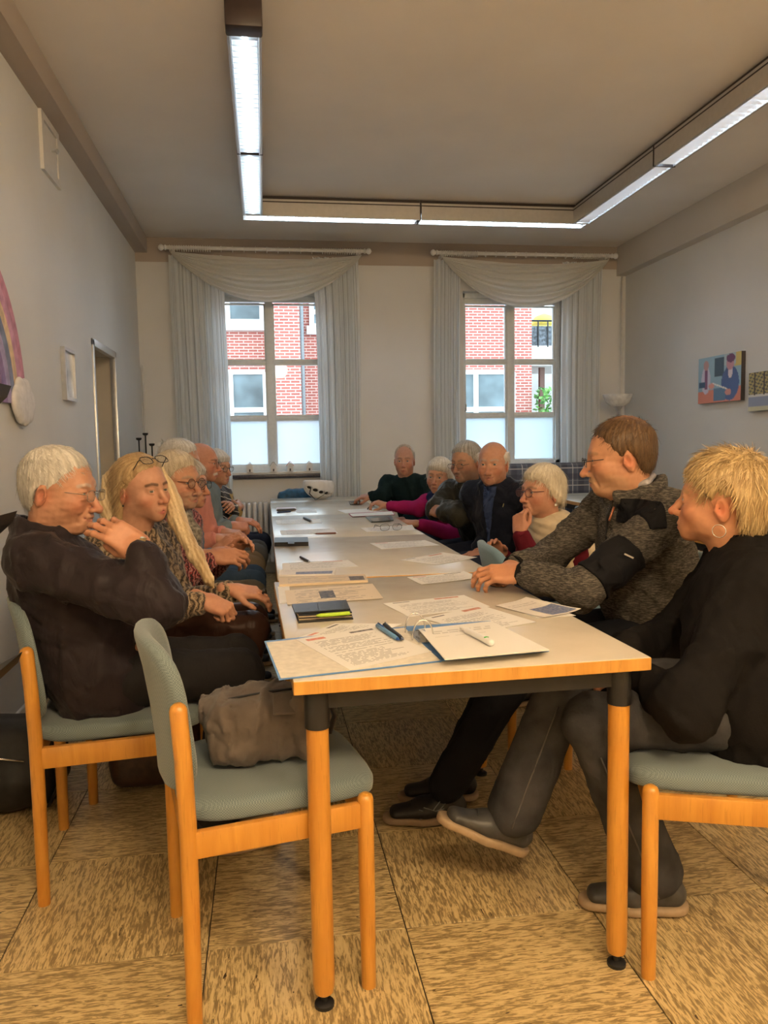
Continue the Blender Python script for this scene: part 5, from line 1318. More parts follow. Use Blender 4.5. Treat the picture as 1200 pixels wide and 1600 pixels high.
    s.ecap(pel-up*top.get('hem', .02), wst, (.158+o, .122+o+bl*.5), (.150+o, .115+o+bl), tl, k=.06).ecap(wst, cst, (.150+o, .115+o+bl), (.162+o, .112+o), tl, k=.06)
    s.ecap(cst, sc-up*.01, (.162+o, .110+o), (.120+o, .078+o), tl, k=.06).cone(shL, shR, .056+o*.7, k=.05).cone(sc, nb+up*top.get('neck', -.02), .072+o*.5, .056+o*.6, k=.03)
    ar = top.get('arm', 1.0)
    if top.get('skirt'): s.ecap(hipL-f*.03+up*.015, hipR-f*.03+up*.015, (.112+o, .098+o), (.112+o, .098+o), f, k=.05)
    if not top.get('sleeveless'):
        for s_, e, w in ((shL, elL, wrL), (shR, elR, wrR)):
            s.path([s_, e, e*.12+w*.88], [(.064+o)*ar, (.053+o)*ar, (.039+o*.7)*ar], k=.03)
    if top.get('hood'):
        s.path([nb+tf*.075+tl*.03-up*.035, nb+tl*.092+tf*.01-up*.005, nb-tf*.085+up*.022+tl*.06, nb-tf*.105+up*.02, nb-tf*.085+up*.022-tl*.06, nb-tl*.092+tf*.01-up*.005, nb+tf*.075-tl*.03-up*.035], [.022, .032, .040, .044, .040, .032, .022], k=.025)
        s.ell(nb-tf*.115-up*.06, (.085, .07, .08), k=.04)
    if top.get('collar'):
        cr = g('neckr', 1)*top.get('collar')
        for zz in (0, .022): s.path([nb-tf*.074*cr*math.cos(t)+tl*.080*cr*math.sin(t)+up*(.004+zz+.020*math.cos(t)-.010*max(0, -math.cos(t))) for t in np.linspace(-2.75, 2.75, 13)], [.015]*13, k=.014)
    s.ell(nb+up*.055, (.064*g('neckr', 1), .064*g('neckr', 1), .060), k=.008, op='s')
    amp = top.get('folds', .006); s.warp(lambda P_, d: folds(P_, d, amp, top.get('ff', 17), sp.get('seed', 1)))
    s_top = s; Vt, Qt = s.mesh(cq); to = part(top['name'], np_mesh(top['name'], Vt, Qt), top['mat'], body)
    for w, e in ((wrL, elL), (wrR, elR)):
        if top.get('cuff') and not top.get('sleeveless'):
            d_ = unit(w-e); r_ = (.036+o*.6)*ar; part('cuff', lathe([(r_*.85, -.035), (r_*1.02, -.03), (r_*1.0, .008), (r_*.8, .010)], Vector(w-d_*.012), Vector(d_), 18), top['cuff'], to, 50)
    # trousers
    tr = sp['legs']; s = SDF(); lo = tr.get('o', 0)
    s.ecap(hipL, hipR, (.098+lo, .092+lo), (.098+lo, .092+lo), f, k=.05).ecap(pel, pel+up*.07, (.145+lo, .115+lo), (.14+lo, .11+lo), l, k=.05)
    for h_, k_, n_ in ((hipL, knL, anL), (hipR, knR, anR)): s.path([h_, k_, n_*.95+k_*.05], [.086+lo, .066+lo, tr.get('hem', .052)+lo*.5], k=.03)
    s.warp(lambda P_, d: folds(P_, d, .0045, 15, sp.get('seed', 1)+9)); s.box(seat+up*.455+f*.02, (.26, .24, .028), .01, np.stack([f, l, up], 1), .012, 's') if not tr.get('nocut') else None
    def ends(P_, d):
        for k_, n_ in ((knL, anL), (knR, anR)):
            ax_ = unit(n_-k_); m_ = np.linalg.norm(P_-n_, axis=1) < .16; d = np.where(m_, np.maximum(d, ((P_-n_)@ax_).astype(np.float32)-tr.get('cut', .035)), d)
        return d.astype(np.float32)
    s.warp(ends)
    lo_ = sdf_part('trousers', s, cq*1.1, tr['mat'], body)
    for k_, n_ in ((knL, anL), (knR, anR)):
        if tr.get('seam'):
            ax_ = unit(n_-k_); sd_ = unit(np.cross(ax_, f)); sd_ = sd_ if sd_[1] < 0 else -sd_
            pts_ = [Vector(k_+(n_-k_)*t+sd_*((.066+lo)*(1-t)+(tr['hem']+lo*.5)*t+.001)) for t in np.linspace(.12, 1.0, 9)]
            part('stitched_seam', tube(pts_, .0022, n=5), tr['seam'], lo_, True)
    for k_, n_, key in ((knL, anL, 'toeL'), (knR, anR, 'toeR')):
        td = np.array(g(key, f)); shoe(body, n_-unit(np.array([0, 0, 1.]))*.0, td, g('up'+key, up), tr.get('shoe', M_shoeb), tr.get('sole', M_sole))
    # spectacles
    if g('specs'):
        e = sp['specs']; gm = Matrix((( HR[0, 0], HR[0, 1], HR[0, 2], 0), (HR[1, 0], HR[1, 1], HR[1, 2], 0), (HR[2, 0], HR[2, 1], HR[2, 2], 0), (0, 0, 0, 1)))
        pos = HW(e.get('at', (0, .108, -.003))); M_ = Matrix.Translation(pos) @ gm @ Matrix.Rotation(e.get('tilt', 0), 4, 'X')
        go = bpy.data.objects.new('spectacles', None); COL.objects.link(go); go.parent = body; go.location = pos-body.location; go.empty_display_size = .02
        glasses(M_, go, e.get('rim', M_black), e.get('w', .0245), e.get('h', .0185), e.get('e', 2.6), e.get('temple', .125), e.get('thick', .0012))
    return dict(body=body, top=to, HW=HW, HR=HR, hc=hc, nb=nb, sc=sc, tf=tf, tl=tl, up=up, shL=shL, shR=shR, elL=elL, elR=elR, wrL=wrL, wrR=wrR, Vt=Vt, Qt=Qt, S=s_top, cst=cst, wst=wst, pel=pel, f=f, l=l, cq=cq)
def sdf_patch(name, r, region, lo, hi, mat, off=.006, h=.004):
    """an applied piece of cloth: a thin shell over the garment, cut by region(P) < 0"""
    q = SDF(); q.ops = list(r['S'].ops); q.warp(lambda P, d: np.maximum(np.maximum(d-off, -(d+.003)), region(P))); v, f = q.mesh(h, (lo, hi))
    return part(name, np_mesh(name, v, f), mat, r['top'])
def scarf(r, mat, big=1.0, drop=.16, name='scarf'):
    nb, tf, tl, up = r['nb'], r['tf'], r['tl'], r['up']; s = SDF()
    ringp = [nb+tf*.070*math.cos(t)+tl*.075*math.sin(t)+up*(.012-.018*math.cos(t)) for t in np.linspace(0, 2*math.pi, 11)]
    s.path(ringp, [.026*big]*11, k=.02); s.path([nb+tf*.07-up*.01, nb+tf*.105-up*.07, nb+tf*.115-up*drop], [.026*big, .034*big, .028*big], k=.02)
    s.warp(lambda P, d: folds(P, d, .006, 32, 4)); return sdf_part(name, s, r['cq'], mat, r['body'])
# ------------------------------------------------------------------ the people
SK = (.50, .262, .165); SK2 = (.54, .295, .195); SK3 = (.43, .235, .15)
GREY = dict(col=(.36, .34, .31), col2=(.62, .60, .56)); WHITE = dict(col=(.46, .44, .40), col2=(.74, .73, .70))
NEAR = (.0032, .0088, .0034); MID = (.0042, .0110, .0046); FAR = (.0052, .0135, .0056)
M_jeans = m_cloth('washed_black_jeans', (.060, .060, .064), .85, .4, 16, 600, var=.35)
M_blackjeans = m_cloth('black_jeans', (.014, .015, .019), .85, .3, 16, 600)
M_darktr = m_cloth('dark_trousers', (.018, .017, .018), .8, .4, 15)
M_leatherp = m_cloth('brown_leather_leggings', (.045, .022, .016), .30, .5, 12, sheen=0)
M_khaki = m_cloth('khaki_trousers', (.22, .165, .10), .85, .35, 14); M_olive = m_cloth('olive_brown_trousers', (.12, .10, .070), .85, .35, 14)
M_greytr = m_cloth('grey_trousers', (.13, .135, .135), .85, .35, 14); M_navytr = m_cloth('navy_trousers', (.02, .025, .045), .85, .35, 14)

# --- man in dark jacket, hand at the mouth
M_nyl = m_cloth('dark_plum_nylon', (.026, .020, .023), .42, .55, 13, sheen=.05, var=.15)
hc = J(93, 764, 2.36)
elR = J(246, 944, 2.12); wrR = J(220, 858, 2.15)
p1 = person(dict(label='white haired man in dark jacket and glasses holding his hand to his mouth', seat=(-.46, 2.42), face=7, head=hc, look=(.96, -.22, -.13), skin=SK, jaw=1.06, nose=1.12, age=1, double_chin=1, eyes=.0026, hs=1.0, res=NEAR, seed=3, turn=3, nk=.132, sw=.172, belly=.03, pelx=-.03,
    brow=(.45, .42, .38), hair=dict(line='short', t=.006, n=4800, len=.028, comb=(.0, .09, -.03), amp=.0025, mess=.02, whorl=(0, -.075, .09), **WHITE),
    top=dict(name='jacket', mat=M_nyl, o=.014, folds=.010, ff=13, skirt=1, collar=1.05, neck=-.01, hem=.06, cuff=M_nyl), legs=dict(mat=M_darktr, o=.004, hem=.06),
    elR=elR, wrR=wrR, handR=dict(pose='mouth', dir=(-.80, .0, .60), dorsal=(.25, -.92, .3)), wrL=J(228, 985, 2.42), hintL=(0, .3, -1), handL=dict(pose='fist', dir=(.4, -.9, 0), dorsal=(.5, .2, .8)),
    specs=dict(rim=plain('thin_steel_rim', (.45, .42, .38), .25, .9), w=.024, h=.016, e=3.2, thick=.0008, at=(0, .110, -.006))))
part('wristwatch', lathe([(.034, -.008), (.035, 0), (.034, .008)], Vector(p1['wrR']+unit(np.array([-.95, -.02, .36]))*.002), Vector((-.95, -.02, .36)), 18), plain('gold_watch_band', (.55, .42, .22), .25, .9), p1['body'], 40)

# --- blonde woman in patterned sweater
hc = J(222, 764, 2.93)
M_leo = m_pattern('brown_paisley_knit', [(.30, (.025, .018, .013)), (.42, (.10, .065, .035)), (.52, (.30, .215, .125)), (.60, (.07, .045, .028)), (.72, (.36, .27, .17))], 44)
BL = dict(col=(.30, .19, .085), col2=(.60, .44, .24)); BL2 = dict(col=(.44, .30, .15), col2=(.80, .66, .42))
p2 = person(dict(label='long haired blonde woman in brown patterned sweater, glasses pushed up on her head', seat=(-.43, 3.0), face=2, head=hc, look=(.76, -.65, -.03), skin=SK2, jaw=.96, nose=.92, age=.35, eyes=.0048, res=NEAR, seed=6, turn=-28, hands=.9, sw=.165, iris=(.12, .12, .10), gaze=(.35, 1, -.05), roll=-3, brow=(.15, .08, .045), browk=.95, lips=(.44, .12, .11), pelx=-.03,
    hair=dict(line='long', t=.012, n=3200, len=.060, comb=(0, -.05, -.06), amp=.002, mess=.010, lift=.04, whorl=(0, .075, .10), **BL),
    top=dict(name='sweater', mat=M_leo, o=.006, folds=.007, neck=-.045, hem=.05), legs=dict(mat=M_leatherp, hem=.045),
    wrR=J(322, 938, 2.70), handR=dict(pose='fist', dir=(.80, -.30, -.35), dorsal=(.1, -.5, .8)), wrL=J(366, 922, 2.86), handL=dict(pose='relaxed', dir=(.95, -.05, -.15), dorsal=(.1, -.35, .9)), hintL=(-.4, .05, -1), hintR=(-.5, -.4, -.8)))
s = SDF()
for pts, rs in (([(240, 722, 2.99), (262, 764, 2.98), (276, 812, 2.90), (306, 868, 2.78), (326, 905, 2.78), (332, 918, 2.79)], [.010, .024, .028, .025, .016, .006]), ([(250, 735, 3.00), (272, 785, 2.96), (290, 840, 2.88), (318, 885, 2.82)], [.016, .026, .024, .010]), ([(192, 722, 3.02), (174, 750, 2.99), (166, 790, 2.97), (178, 822, 2.95), (196, 842, 2.93)], [.020, .028, .030, .026, .010]), ([(186, 735, 3.04), (178, 790, 3.04), (190, 840, 3.03)], [.03, .035, .02])): s.path([J(*p) for p in pts], rs, k=.02)
DL = unit(J(320, 890, 2.80)-J(255, 745, 2.96)).astype(np.float32); perp = lambda P: P-np.outer(P@DL, DL*.93).astype(np.float32)
s.warp(lambda P, d: d+.0022*wob(perp(P), 240, 3)+.0014*wob(perp(P), 430, 4))
v, q = s.mesh(.0042); rs_ = np.random.RandomState(2); m = (.5+.5*wob(perp(v), 300, 7))[:, None]
part('hair_lock', np_mesh('hair_lock', v, q, np.array(BL2['col'])*(1-m)+np.array(BL2['col2'])*m), M_hair, p2['body'])
HRm = Matrix([[*r_, 0] for r_ in p2['HR']]+[[0, 0, 0, 1]])
pos = p2['HW']((0, .072, .108)); gg = bpy.data.objects.new('glasses_on_head', None); COL.objects.link(gg); gg.parent = p2['body']; gg.location = pos-p2['body'].location
glasses(Matrix.Translation(pos) @ HRm @ Matrix.Rotation(math.radians(50), 4, 'X'), gg, M_black, .025, .018, 2.8, .10, .0014)
for x in (-1, 1): part('earring', ball(p2['HW']((x*.083, -.008, -.052)), .0035), M_black, p2['body'], True)
part('finger_ring', lathe([(.0105, -.004), (.0112, 0), (.0105, .004)], Vector(p2['wrL'])+V(.105, -.012, -.006), (1, 0, -.3), 14), M_blackmetal, p2['body'], 40)

# --- man in red patterned shirt
hc = J(277, 752, 3.44)
M_red = m_pattern('red_patterned_shirt', [(.35, (.02, .012, .015)), (.47, (.28, .025, .03)), (.58, (.42, .06, .06)), (.66, (.03, .02, .03)), (.75, (.48, .22, .20))], 60)
p3 = person(dict(label='man with round glasses in a red patterned shirt and grey scarf', seat=(-.44, 3.5), face=0, head=hc, look=(.80, -.60, -.04), skin=SK, nose=1.12, age=1, eyes=.0042, smile=0, res=MID, seed=8, sw=0.152, turn=-25, gaze=(.1, 1, 0), brow=(.30, .25, .20), beard=(.38, (.36, .31, .26)), pelx=-.03,
    hair=dict(line='short', t=.016, n=1800, len=.045, comb=(0, .04, -.05), amp=.004, mess=.03, col=(.46, .39, .28), col2=(.72, .65, .52)),
    top=dict(name='shirt', mat=M_red, o=.006, folds=.006, neck=.0), legs=dict(mat=M_olive, o=.004),
    wrR=J(334, 868, 3.26), handR=dict(pose='relaxed', dir=(.9, .1, -.1), dorsal=(.2, -.7, .6)), wrL=J(356, 866, 3.42), specs=dict(w=.0215, h=.0200, e=2.0, rim=plain('tortoise_rim', (.10, .03, .015), .3), thick=.0015)))
scarf(p3, plain('grey_olive_scarf', (.23, .21, .17), .9, var=.35, vs_=60), 1.0)

# --- person in grey blue, half hidden
hc = J(291, 756, 3.92)
p4_ = person(dict(label='grey haired person in grey blue cardigan half hidden behind the red shirt', seat=(-.44, 4.0), face=0, head=hc, look=(.90, -.42, -.04), skin=SK, age=.8, eyes=.004, res=MID, seed=10, sw=0.14, turn=-15, pelx=-.03, hair=dict(line='pixie', t=.016, n=1500, len=.045, fringe=.01, amp=.004, mess=.03, **GREY),
    top=dict(name='cardigan', mat=m_cloth('grey_blue_knit', (.15, .20, .24), .9, .4, 15, 500), o=.004, folds=.007), legs=dict(mat=m_cloth('blue_jeans', (.04, .07, .12), .85, .3, 15)),
    wrR=J(337, 862, 3.80), wrL=J(352, 858, 3.95), specs=dict(w=.022, h=.019, e=2.2)))
# --- man in salmon pink sweater
hc = J(283, 722, 4.44)
p5_ = person(dict(label='white haired man in salmon pink sweater with folded hands', seat=(-.45, 4.5), face=0, head=hc, look=(.98, -.12, -.10), skin=SK2, age=.9, eyes=.004, res=MID, seed=12, sw=0.145, turn=-12, lean=.10, belly=.05, pelx=-.03, hair=dict(line='short', t=.013, n=1500, len=.04, amp=.003, **WHITE),
    top=dict(name='sweater', mat=m_cloth('salmon_pink_knit', (.58, .24, .19), .9, .35, 15, 500), o=.010, folds=.007, cuff=m_cloth('salmon_pink_rib', (.55, .22, .18))), legs=dict(mat=M_khaki, o=.006),
    wrR=J(337, 842, 4.20), handR=dict(pose='relaxed', dir=(.9, .3, -.05), dorsal=(.1, -.4, .9)), wrL=J(350, 832, 4.36), handL=dict(pose='relaxed', dir=(.85, -.45, -.05), dorsal=(.2, -.3, .9))))
# --- bald man with moustache
hc = J(315, 722, 4.96)
p6_ = person(dict(label='bald man with moustache and glasses in grey blue sweater', seat=(-.43, 5.02), face=0, head=hc, look=(.97, -.20, -.10), skin=(.52, .25, .165), age=.9, eyes=.004, res=MID, seed=14, sw=0.148, turn=-12, lean=.05, fat=.003, belly=.03, pelx=-.03, moustache=(.8, (.62, .58, .52)),
    top=dict(name='sweater', mat=m_cloth('grey_blue_pullover', (.17, .215, .235), .9, .35, 15, 500), o=.012, folds=.007), legs=dict(mat=M_greytr, o=.006),
    wrR=J(362, 822, 4.72), handR=dict(pose='fist', dir=(.95, .2, -.1), dorsal=(.1, -.5, .8)), wrL=J(372, 814, 4.90), handL=dict(pose='relaxed', dir=(.9, -.3, -.05), dorsal=(.1, -.3, .9)), specs=dict(w=.022, h=.0175, e=2.6, rim=plain('thin_dark_rim', (.05, .04, .04), .3, .5), thick=.0009)))
scarf(p6_, plain('plum_shirt_collar', (.09, .055, .07), .8), .55, .05, 'shirt_collar')
# --- woman in striped dark sweater
hc = J(338, 731, 5.50)
p7_ = person(dict(label='grey haired woman in dark striped sweater with yellow flowers, arms folded', seat=(-.40, 5.58), face=0, head=hc, look=(.78, -.62, -.05), skin=SK2, age=.8, eyes=.004, res=FAR, seed=16, turn=-25, hands=.88, pelx=-.03, hair=dict(line='bob', t=.016, n=1200, len=.045, fringe=.005, amp=.004, col=(.48, .46, .43), col2=(.74, .72, .68)),
    top=dict(name='sweater', mat=m_stripe('dark_striped_knit', (.012, .013, .020), (.55, .52, .46), .036, .13, (.36, .24, .05)), o=.008, folds=.006), legs=dict(mat=M_navytr),
    wrR=J(374, 792, 5.42), handR=dict(pose='relaxed', dir=(.1, 1, .2), dorsal=(.7, -.3, .5)), wrL=J(360, 790, 5.30), handL=dict(pose='relaxed', dir=(.1, -1, .1), dorsal=(.7, 0, .6)), hintR=(0, -.4, -1), hintL=(.2, .4, -1), specs=dict(w=.022, h=.019, e=2.2)))

# --- far end man in dark green
hc = J(632, 719, 6.08)
r1 = person(dict(label='man with receding hair in dark green sweater at the far end', seat=(1.22, 6.15), face=215, head=hc, look=(-.26, -.96, -.05), skin=(.50, .27, .19), age=.6, eyes=.0042, res=FAR, seed=20, turn=18, nk=.140, hair=dict(line='short', t=.006, n=900, len=.018, recede=.02, col=(.32, .26, .20), col2=(.55, .48, .40)),
    top=dict(name='sweater', mat=m_cloth('dark_green_knit', (.010, .022, .024), .8, .4, 14), o=.010, folds=.007), legs=dict(mat=M_navytr),
    wrL=V(1.02, 5.78, .66), wrR=J(580, 775, 6.22), elR=J(598, 777, 6.16), handR=dict(pose='relaxed', dir=(-.9, .3, -.1), dorsal=(0, -.3, .9))))
# --- woman in magenta sweater
hc = J(686, 744, 5.30)
r2 = person(dict(label='grey haired woman in magenta sweater and navy scarf reaching over the table', seat=(1.32, 5.32), face=190, head=hc, look=(-.50, -.86, -.04), skin=SK2, age=.8, eyes=.0038, res=FAR, seed=22, turn=25, hands=.88, sw=.155, roll=4, hair=dict(line='bob', t=.016, n=1200, len=.05, fringe=-.015, amp=.004, col=(.50, .46, .38), col2=(.76, .73, .66)),
    top=dict(name='sweater', mat=m_cloth('magenta_knit', (.36, .018, .12), .85, .35, 15, 500), o=.002, folds=.005), legs=dict(mat=M_navytr),
    wrR=J(594, 789, 5.62), elR=J(655, 795, 5.42), handR=dict(pose='pinch', dir=(-.85, .35, .30), dorsal=(.1, -.3, .9)), wrL=J(652, 818, 5.02), hintL=(.3, -.6, -.7), handL=dict(pose='relaxed', dir=(-.9, .2, .1), dorsal=(0, -.3, .9))))
scarf(r2, m_cloth('navy_scarf', (.015, .022, .075), .85, .5, 22), 1.35, .20)
a_ = Vector(r2['wrR'])+V(-.10, .035, .03)
part('held_pen', tube([a_, a_+V(-.03, .05, -.06)], .004, n=8), M_black, r2['body'], True)
# --- man with crossed arms
hc = J(728, 722, 4.64)
r3 = person(dict(label='grey haired man in dark olive jacket with crossed arms and half rim glasses', seat=(1.34, 4.70), face=188, head=hc, look=(-.76, -.64, -.12), skin=SK3, age=.7, nose=1.08, eyes=.0038, res=MID, seed=24, sw=0.165, turn=30, nk=.135, jaw=1.05, beard=(.40, (.30, .27, .25)), brow=(.14, .12, .10), hair=dict(line='short', t=.012, n=1500, len=.035, comb=(0, -.05, -.02), amp=.003, col=(.20, .19, .18), col2=(.48, .47, .45)),
    top=dict(name='jacket', mat=m_cloth('dark_olive_nylon', (.030, .030, .024), .38, .6, 15, sheen=.05), o=.012, folds=.010, ff=15, collar=1), legs=dict(mat=M_navytr),
    elL=J(718, 806, 4.42), wrL=J(688, 800, 4.52), handL=dict(pose='relaxed', dir=(-.3, .9, .1), dorsal=(-.7, -.3, .5)), elR=J(682, 795, 4.66), wrR=J(715, 796, 4.46), handR=dict(pose='fist', dir=(.6, -.7, 0), dorsal=(-.6, -.5, .5)), specs=dict(w=.023, h=.014, e=3.0, rim=plain('dark_steel_rim', (.06, .06, .06), .3, .6), thick=.001, at=(0, .112, -.008))))
# --- bald man in navy jacket
hc = J(770, 724, 4.15)
r4 = person(dict(label='bald old man with white side hair in navy jacket', seat=(1.34, 4.18), face=190, head=hc, look=(-.50, -.86, -.03), skin=(.50, .26, .165), age=1, nose=1.18, eyes=.0046, smile=.5, res=MID, seed=26, sw=0.16, turn=32, nk=.130, belly=.02, jaw=1.05, brow=(.40, .36, .32), hair=dict(line='short', t=.013, n=1300, len=.028, lift=.4, bald=.060, amp=.004, col=(.50, .47, .43), col2=(.74, .72, .68)),
    top=dict(name='jacket', mat=m_cloth('navy_nylon', (.010, .013, .024), .45, .55, 14, sheen=.05), o=.014, folds=.010, ff=14, collar=1), legs=dict(mat=M_navytr)))
# open front of the jacket with the blue lining showing, and pale piping
N_ = lambda r, x, y, z: r['cst']+r['tf']*x+r['tl']*y+r['up']*z
tf_, tl_ = r4['tf'], r4['tl']
c4_ = r4['cst']+tf_*.10
sdf_patch('blue_shirt_front', r4, lambda P: np.maximum(np.abs((P-r4['cst'])@tl_+.01)-(.006+.12*np.clip(P[:, 2]-c4_[2]+.16, 0, .35)), .04-((P-r4['cst'])@tf_)).astype(np.float32), c4_-np.array([.2, .2, .26]), c4_+np.array([.2, .2, .14]), m_cloth('mid_blue_shirt', (.035, .055, .13), .7, .5, 18), h=.006)
part('piping', tube([Vector(r4['nb']+tl_*.085-tf_*.0+r4['up']*.012), Vector(r4['nb']+tl_*.105+tf_*.055-r4['up']*.03), Vector(r4['cst']+tl_*.075+tf_*.125+r4['up']*.03)], .0025, n=6), plain('pale_yellow_piping', (.55, .50, .25), .5), r4['top'], True)
# --- woman in cream vest
hc = J(846, 768, 3.60)
M_maroon = m_cloth('maroon_knit', (.115, .012, .022), .85, .35, 15, 500)
r5 = person(dict(label='white haired woman in cream quilted vest and maroon sleeves, hand at her chin', seat=(1.46, 3.60), face=186, head=hc, look=(-.93, -.36, .02), skin=(.52, .27, .175), age=.7, eyes=.0042, smile=1, res=MID, seed=28, turn=14, hands=.86, sw=.165, lips=(.42, .13, .11), hair=dict(line='bob', t=.018, n=2200, len=.050, fringe=-.01, amp=.004, mess=.02, dz=.020, col=(.60, .52, .38), col2=(.84, .78, .64)),
    top=dict(name='sweater', mat=M_maroon, o=.002, folds=.005, cuff=M_maroon), legs=dict(mat=M_navytr),
    elL=J(838, 884, 3.36), wrL=J(812, 832, 3.36), handL=dict(pose='chin', dir=(.05, .25, .95), dorsal=(-.75, -.6, .1)), wrR=V(1.12, 3.62, .70), specs=dict(w=.0245, h=.0205, e=2.2, thick=.0014, rim=plain('dark_plum_rim', (.05, .015, .03), .3))))
def vest(r, mat, o):
    s = SDF(); tl, tf, up = r['tl'], r['tf'], r['up']
    s.ecap(r['pel']+up*.02, r['wst'], (.165+o, .128+o), (.158+o, .124+o), tl, k=.06).ecap(r['wst'], r['cst'], (.158+o, .124+o), (.160+o, .122+o), tl, k=.06).ecap(r['cst'], r['sc']-up*.01, (.160+o, .118+o), (.118+o, .088+o), tl, k=.05).cone(r['sc']+tl*.11, r['sc']-tl*.11, .066, k=.04)
    s.path([r['nb']+tf*.060*math.cos(t)+tl*.072*math.sin(t)+up*(.010-.016*math.cos(t)) for t in np.linspace(0, 2*math.pi, 11)], [.030]*11, k=.02)
    for k in (-1, 1): s.cone(r['sh'+('L' if k > 0 else 'R')]+tl*k*.07-up*.06, r['sh'+('L' if k > 0 else 'R')]+tl*k*.06-up*.22, .055, .07, k=.02, op='s')
    s.ell(r['nb']+up*.04, (.052, .052, .06), k=.01, op='s')
    s.warp(lambda P, d: d-.0055*np.abs(np.sin((P[:, 2]+.25*((P-r['cst'])@tl))*math.pi/.042))+.003)
    return sdf_part('quilted_vest', s, .0075, mat, r['body'])
vest(r5, m_cloth('cream_quilted_nylon', (.62, .53, .38), .6, .3, 20, sheen=.05), .008)
part('earring', lathe([(.002, 0), (.007, .004), (.008, .012), (.003, .018)], r5['HW']((-.086, -.012, -.050)), (0, 0, -1), 10), M_chrome, r5['body'], 40)

# --- man in grey fleece jacket
hc = J(968, 713, 2.50)
M_fleece = m_cloth('grey_heather_fleece', (.045, .042, .038), .9, .35, 14, 700, heather=(.15, .135, .115))
r6 = person(dict(label='man with glasses in grey fleece jacket, hands clasped on the table', seat=(1.30, 2.52), face=180, head=hc, look=(-.955, .28, -.12), skin=(.52, .265, .15), age=.6, nose=1.05, eyes=.0030, hs=1.05, res=NEAR, seed=30, turn=6, nk=.122, sw=.19, belly=.035, jaw=1.04, neckr=1.1, double_chin=1, beard=(.35, (.42, .30, .18)), moustache=(.45, (.40, .28, .16)), brow=(.25, .15, .08), pelx=-.05,
    hair=dict(line='short', t=.008, n=3000, len=.026, comb=(0, .05, -.02), amp=.002, mess=.03, spike=.22, lift=.18, temple=.088, dz=.002, thin=((0, -.035, .125), (.035, .045, .03)), whorl=(0, -.06, .10), col=(.065, .035, .016), col2=(.17, .10, .045)),
    top=dict(name='fleece_jacket', mat=M_fleece, o=.016, arm=.90, folds=.009, ff=13, skirt=1, collar=1.08, neck=-.02, hem=.05, cuff=m_cloth('black_rib_cuff', (.010, .010, .011))), legs=dict(mat=M_blackjeans, shoe=M_shoeb, sole=plain('worn_tan_sole', (.30, .21, .13), .7), hem=.062),
    elL=J(908, 922, 2.24), wrL=J(812, 895, 2.40), handL=dict(pose='relaxed', dir=(-.96, .2, -.02), dorsal=(0, -.55, .8)), wrR=J(800, 886, 2.58), hintR=(.4, .7, -.3), handR=dict(pose='fist', dir=(-.85, -.45, -.05), dorsal=(0, .3, .9)),
    knL=V(.83, 2.40, .56), knR=V(.86, 2.58, .56), anL=V(.545, 2.43, .097), anR=V(.62, 2.575, .097), toeL=(-.97, .1, 0), toeR=(-.97, .1, 0),
    specs=dict(w=.0235, h=.0155, e=3.2, rim=plain('dark_blue_rim', (.02, .02, .035), .3, .4), thick=.0011, at=(0, .112, -.006))))
M_softblk = m_cloth('black_softshell', (.011, .011, .013), .7, .2)
ua = unit(r6['elL']-r6['shL']); Lr = np.linalg.norm(r6['elL']-r6['shL'])
tt = lambda P: ((P-r6['shL'])@ua)/Lr
mid_ = r6['shL']+ua*Lr*.70
sdf_patch('sleeve_patch', r6, lambda P: np.maximum(np.abs(tt(P)-.70)-.20, (P[:, 1]-(mid_[1]-.005))*1.0).astype(np.float32)*Lr, mid_-.13, mid_+.13, M_softblk)
sp_ = J(1008, 802, r6['shL'][1]+.0)
sdf_patch('shoulder_patch', r6, lambda P: np.maximum(np.abs(P[:, 0]-sp_[0])-.030, np.maximum(np.abs(P[:, 2]-sp_[2])-.040, P[:, 1]-r6['nb'][1]+.04)).astype(np.float32), sp_-.14, sp_+.14, M_softblk)
lb = r6['shL']+ua*Lr*.60+np.array([0, -1, .25])*.074; part('sleeve_label', bx((-.016, -.0012, -.0025), (.016, .0012, .0025), M=Matrix.Translation(Vector(lb)) @ Matrix.Rotation(.45, 4, 'Y')), plain('pale_label', (.50, .46, .40), .6), r6['top'])
zp = [Vector(r6['nb']+r6['tf']*.072-r6['up']*.01), Vector(r6['cst']+r6['tf']*.138+r6['up']*.08), Vector(r6['wst']+r6['tf']*.17)]
part('zip', tube(zp, .004, n=6), M_blackmetal, r6['top'], True)
part('zip_pull', tube([zp[0]+V(-.01, -.02, -.03), zp[0]+V(-.03, -.025, -.075)], .004, n=6), plain('copper_pull', (.45, .17, .09), .35, .5), r6['top'], True)
s = SDF(); s.path([r6['nb']-r6['tf']*.072+r6['up']*.058, r6['nb']-r6['tl']*-.078+r6['up']*.040, r6['nb']+r6['tf']*.066+r6['up']*.006], [.011, .012, .010], k=.01); s.path([r6['nb']-r6['tf']*.072+r6['up']*.058, r6['nb']-r6['tl']*.078+r6['up']*.040, r6['nb']+r6['tf']*.066+r6['up']*.006], [.011, .012, .010], k=.01)
sdf_part('shirt_collar', s, .005, plain('lilac_grey_shirt', (.36, .34, .36), .8), r6['body'])
ep_ = [np.array(ony(u, v, 2.3)) for u, v in ((914, 818), (906, 825), (917, 836), (902, 845), (910, 850))]
def emb(P):
    q = P[:, [0, 2]]; d = np.full(len(P), 1.0)
    for a, b in zip(ep_[:-1], ep_[1:]):
        a2, b2 = a[[0, 2]], b[[0, 2]]; ba = b2-a2; t = np.clip(((q-a2)@ba)/(ba@ba), 0, 1)[:, None]; d = np.minimum(d, np.linalg.norm(q-a2-t*ba, axis=1))
    return (d-.0055).astype(np.float32)
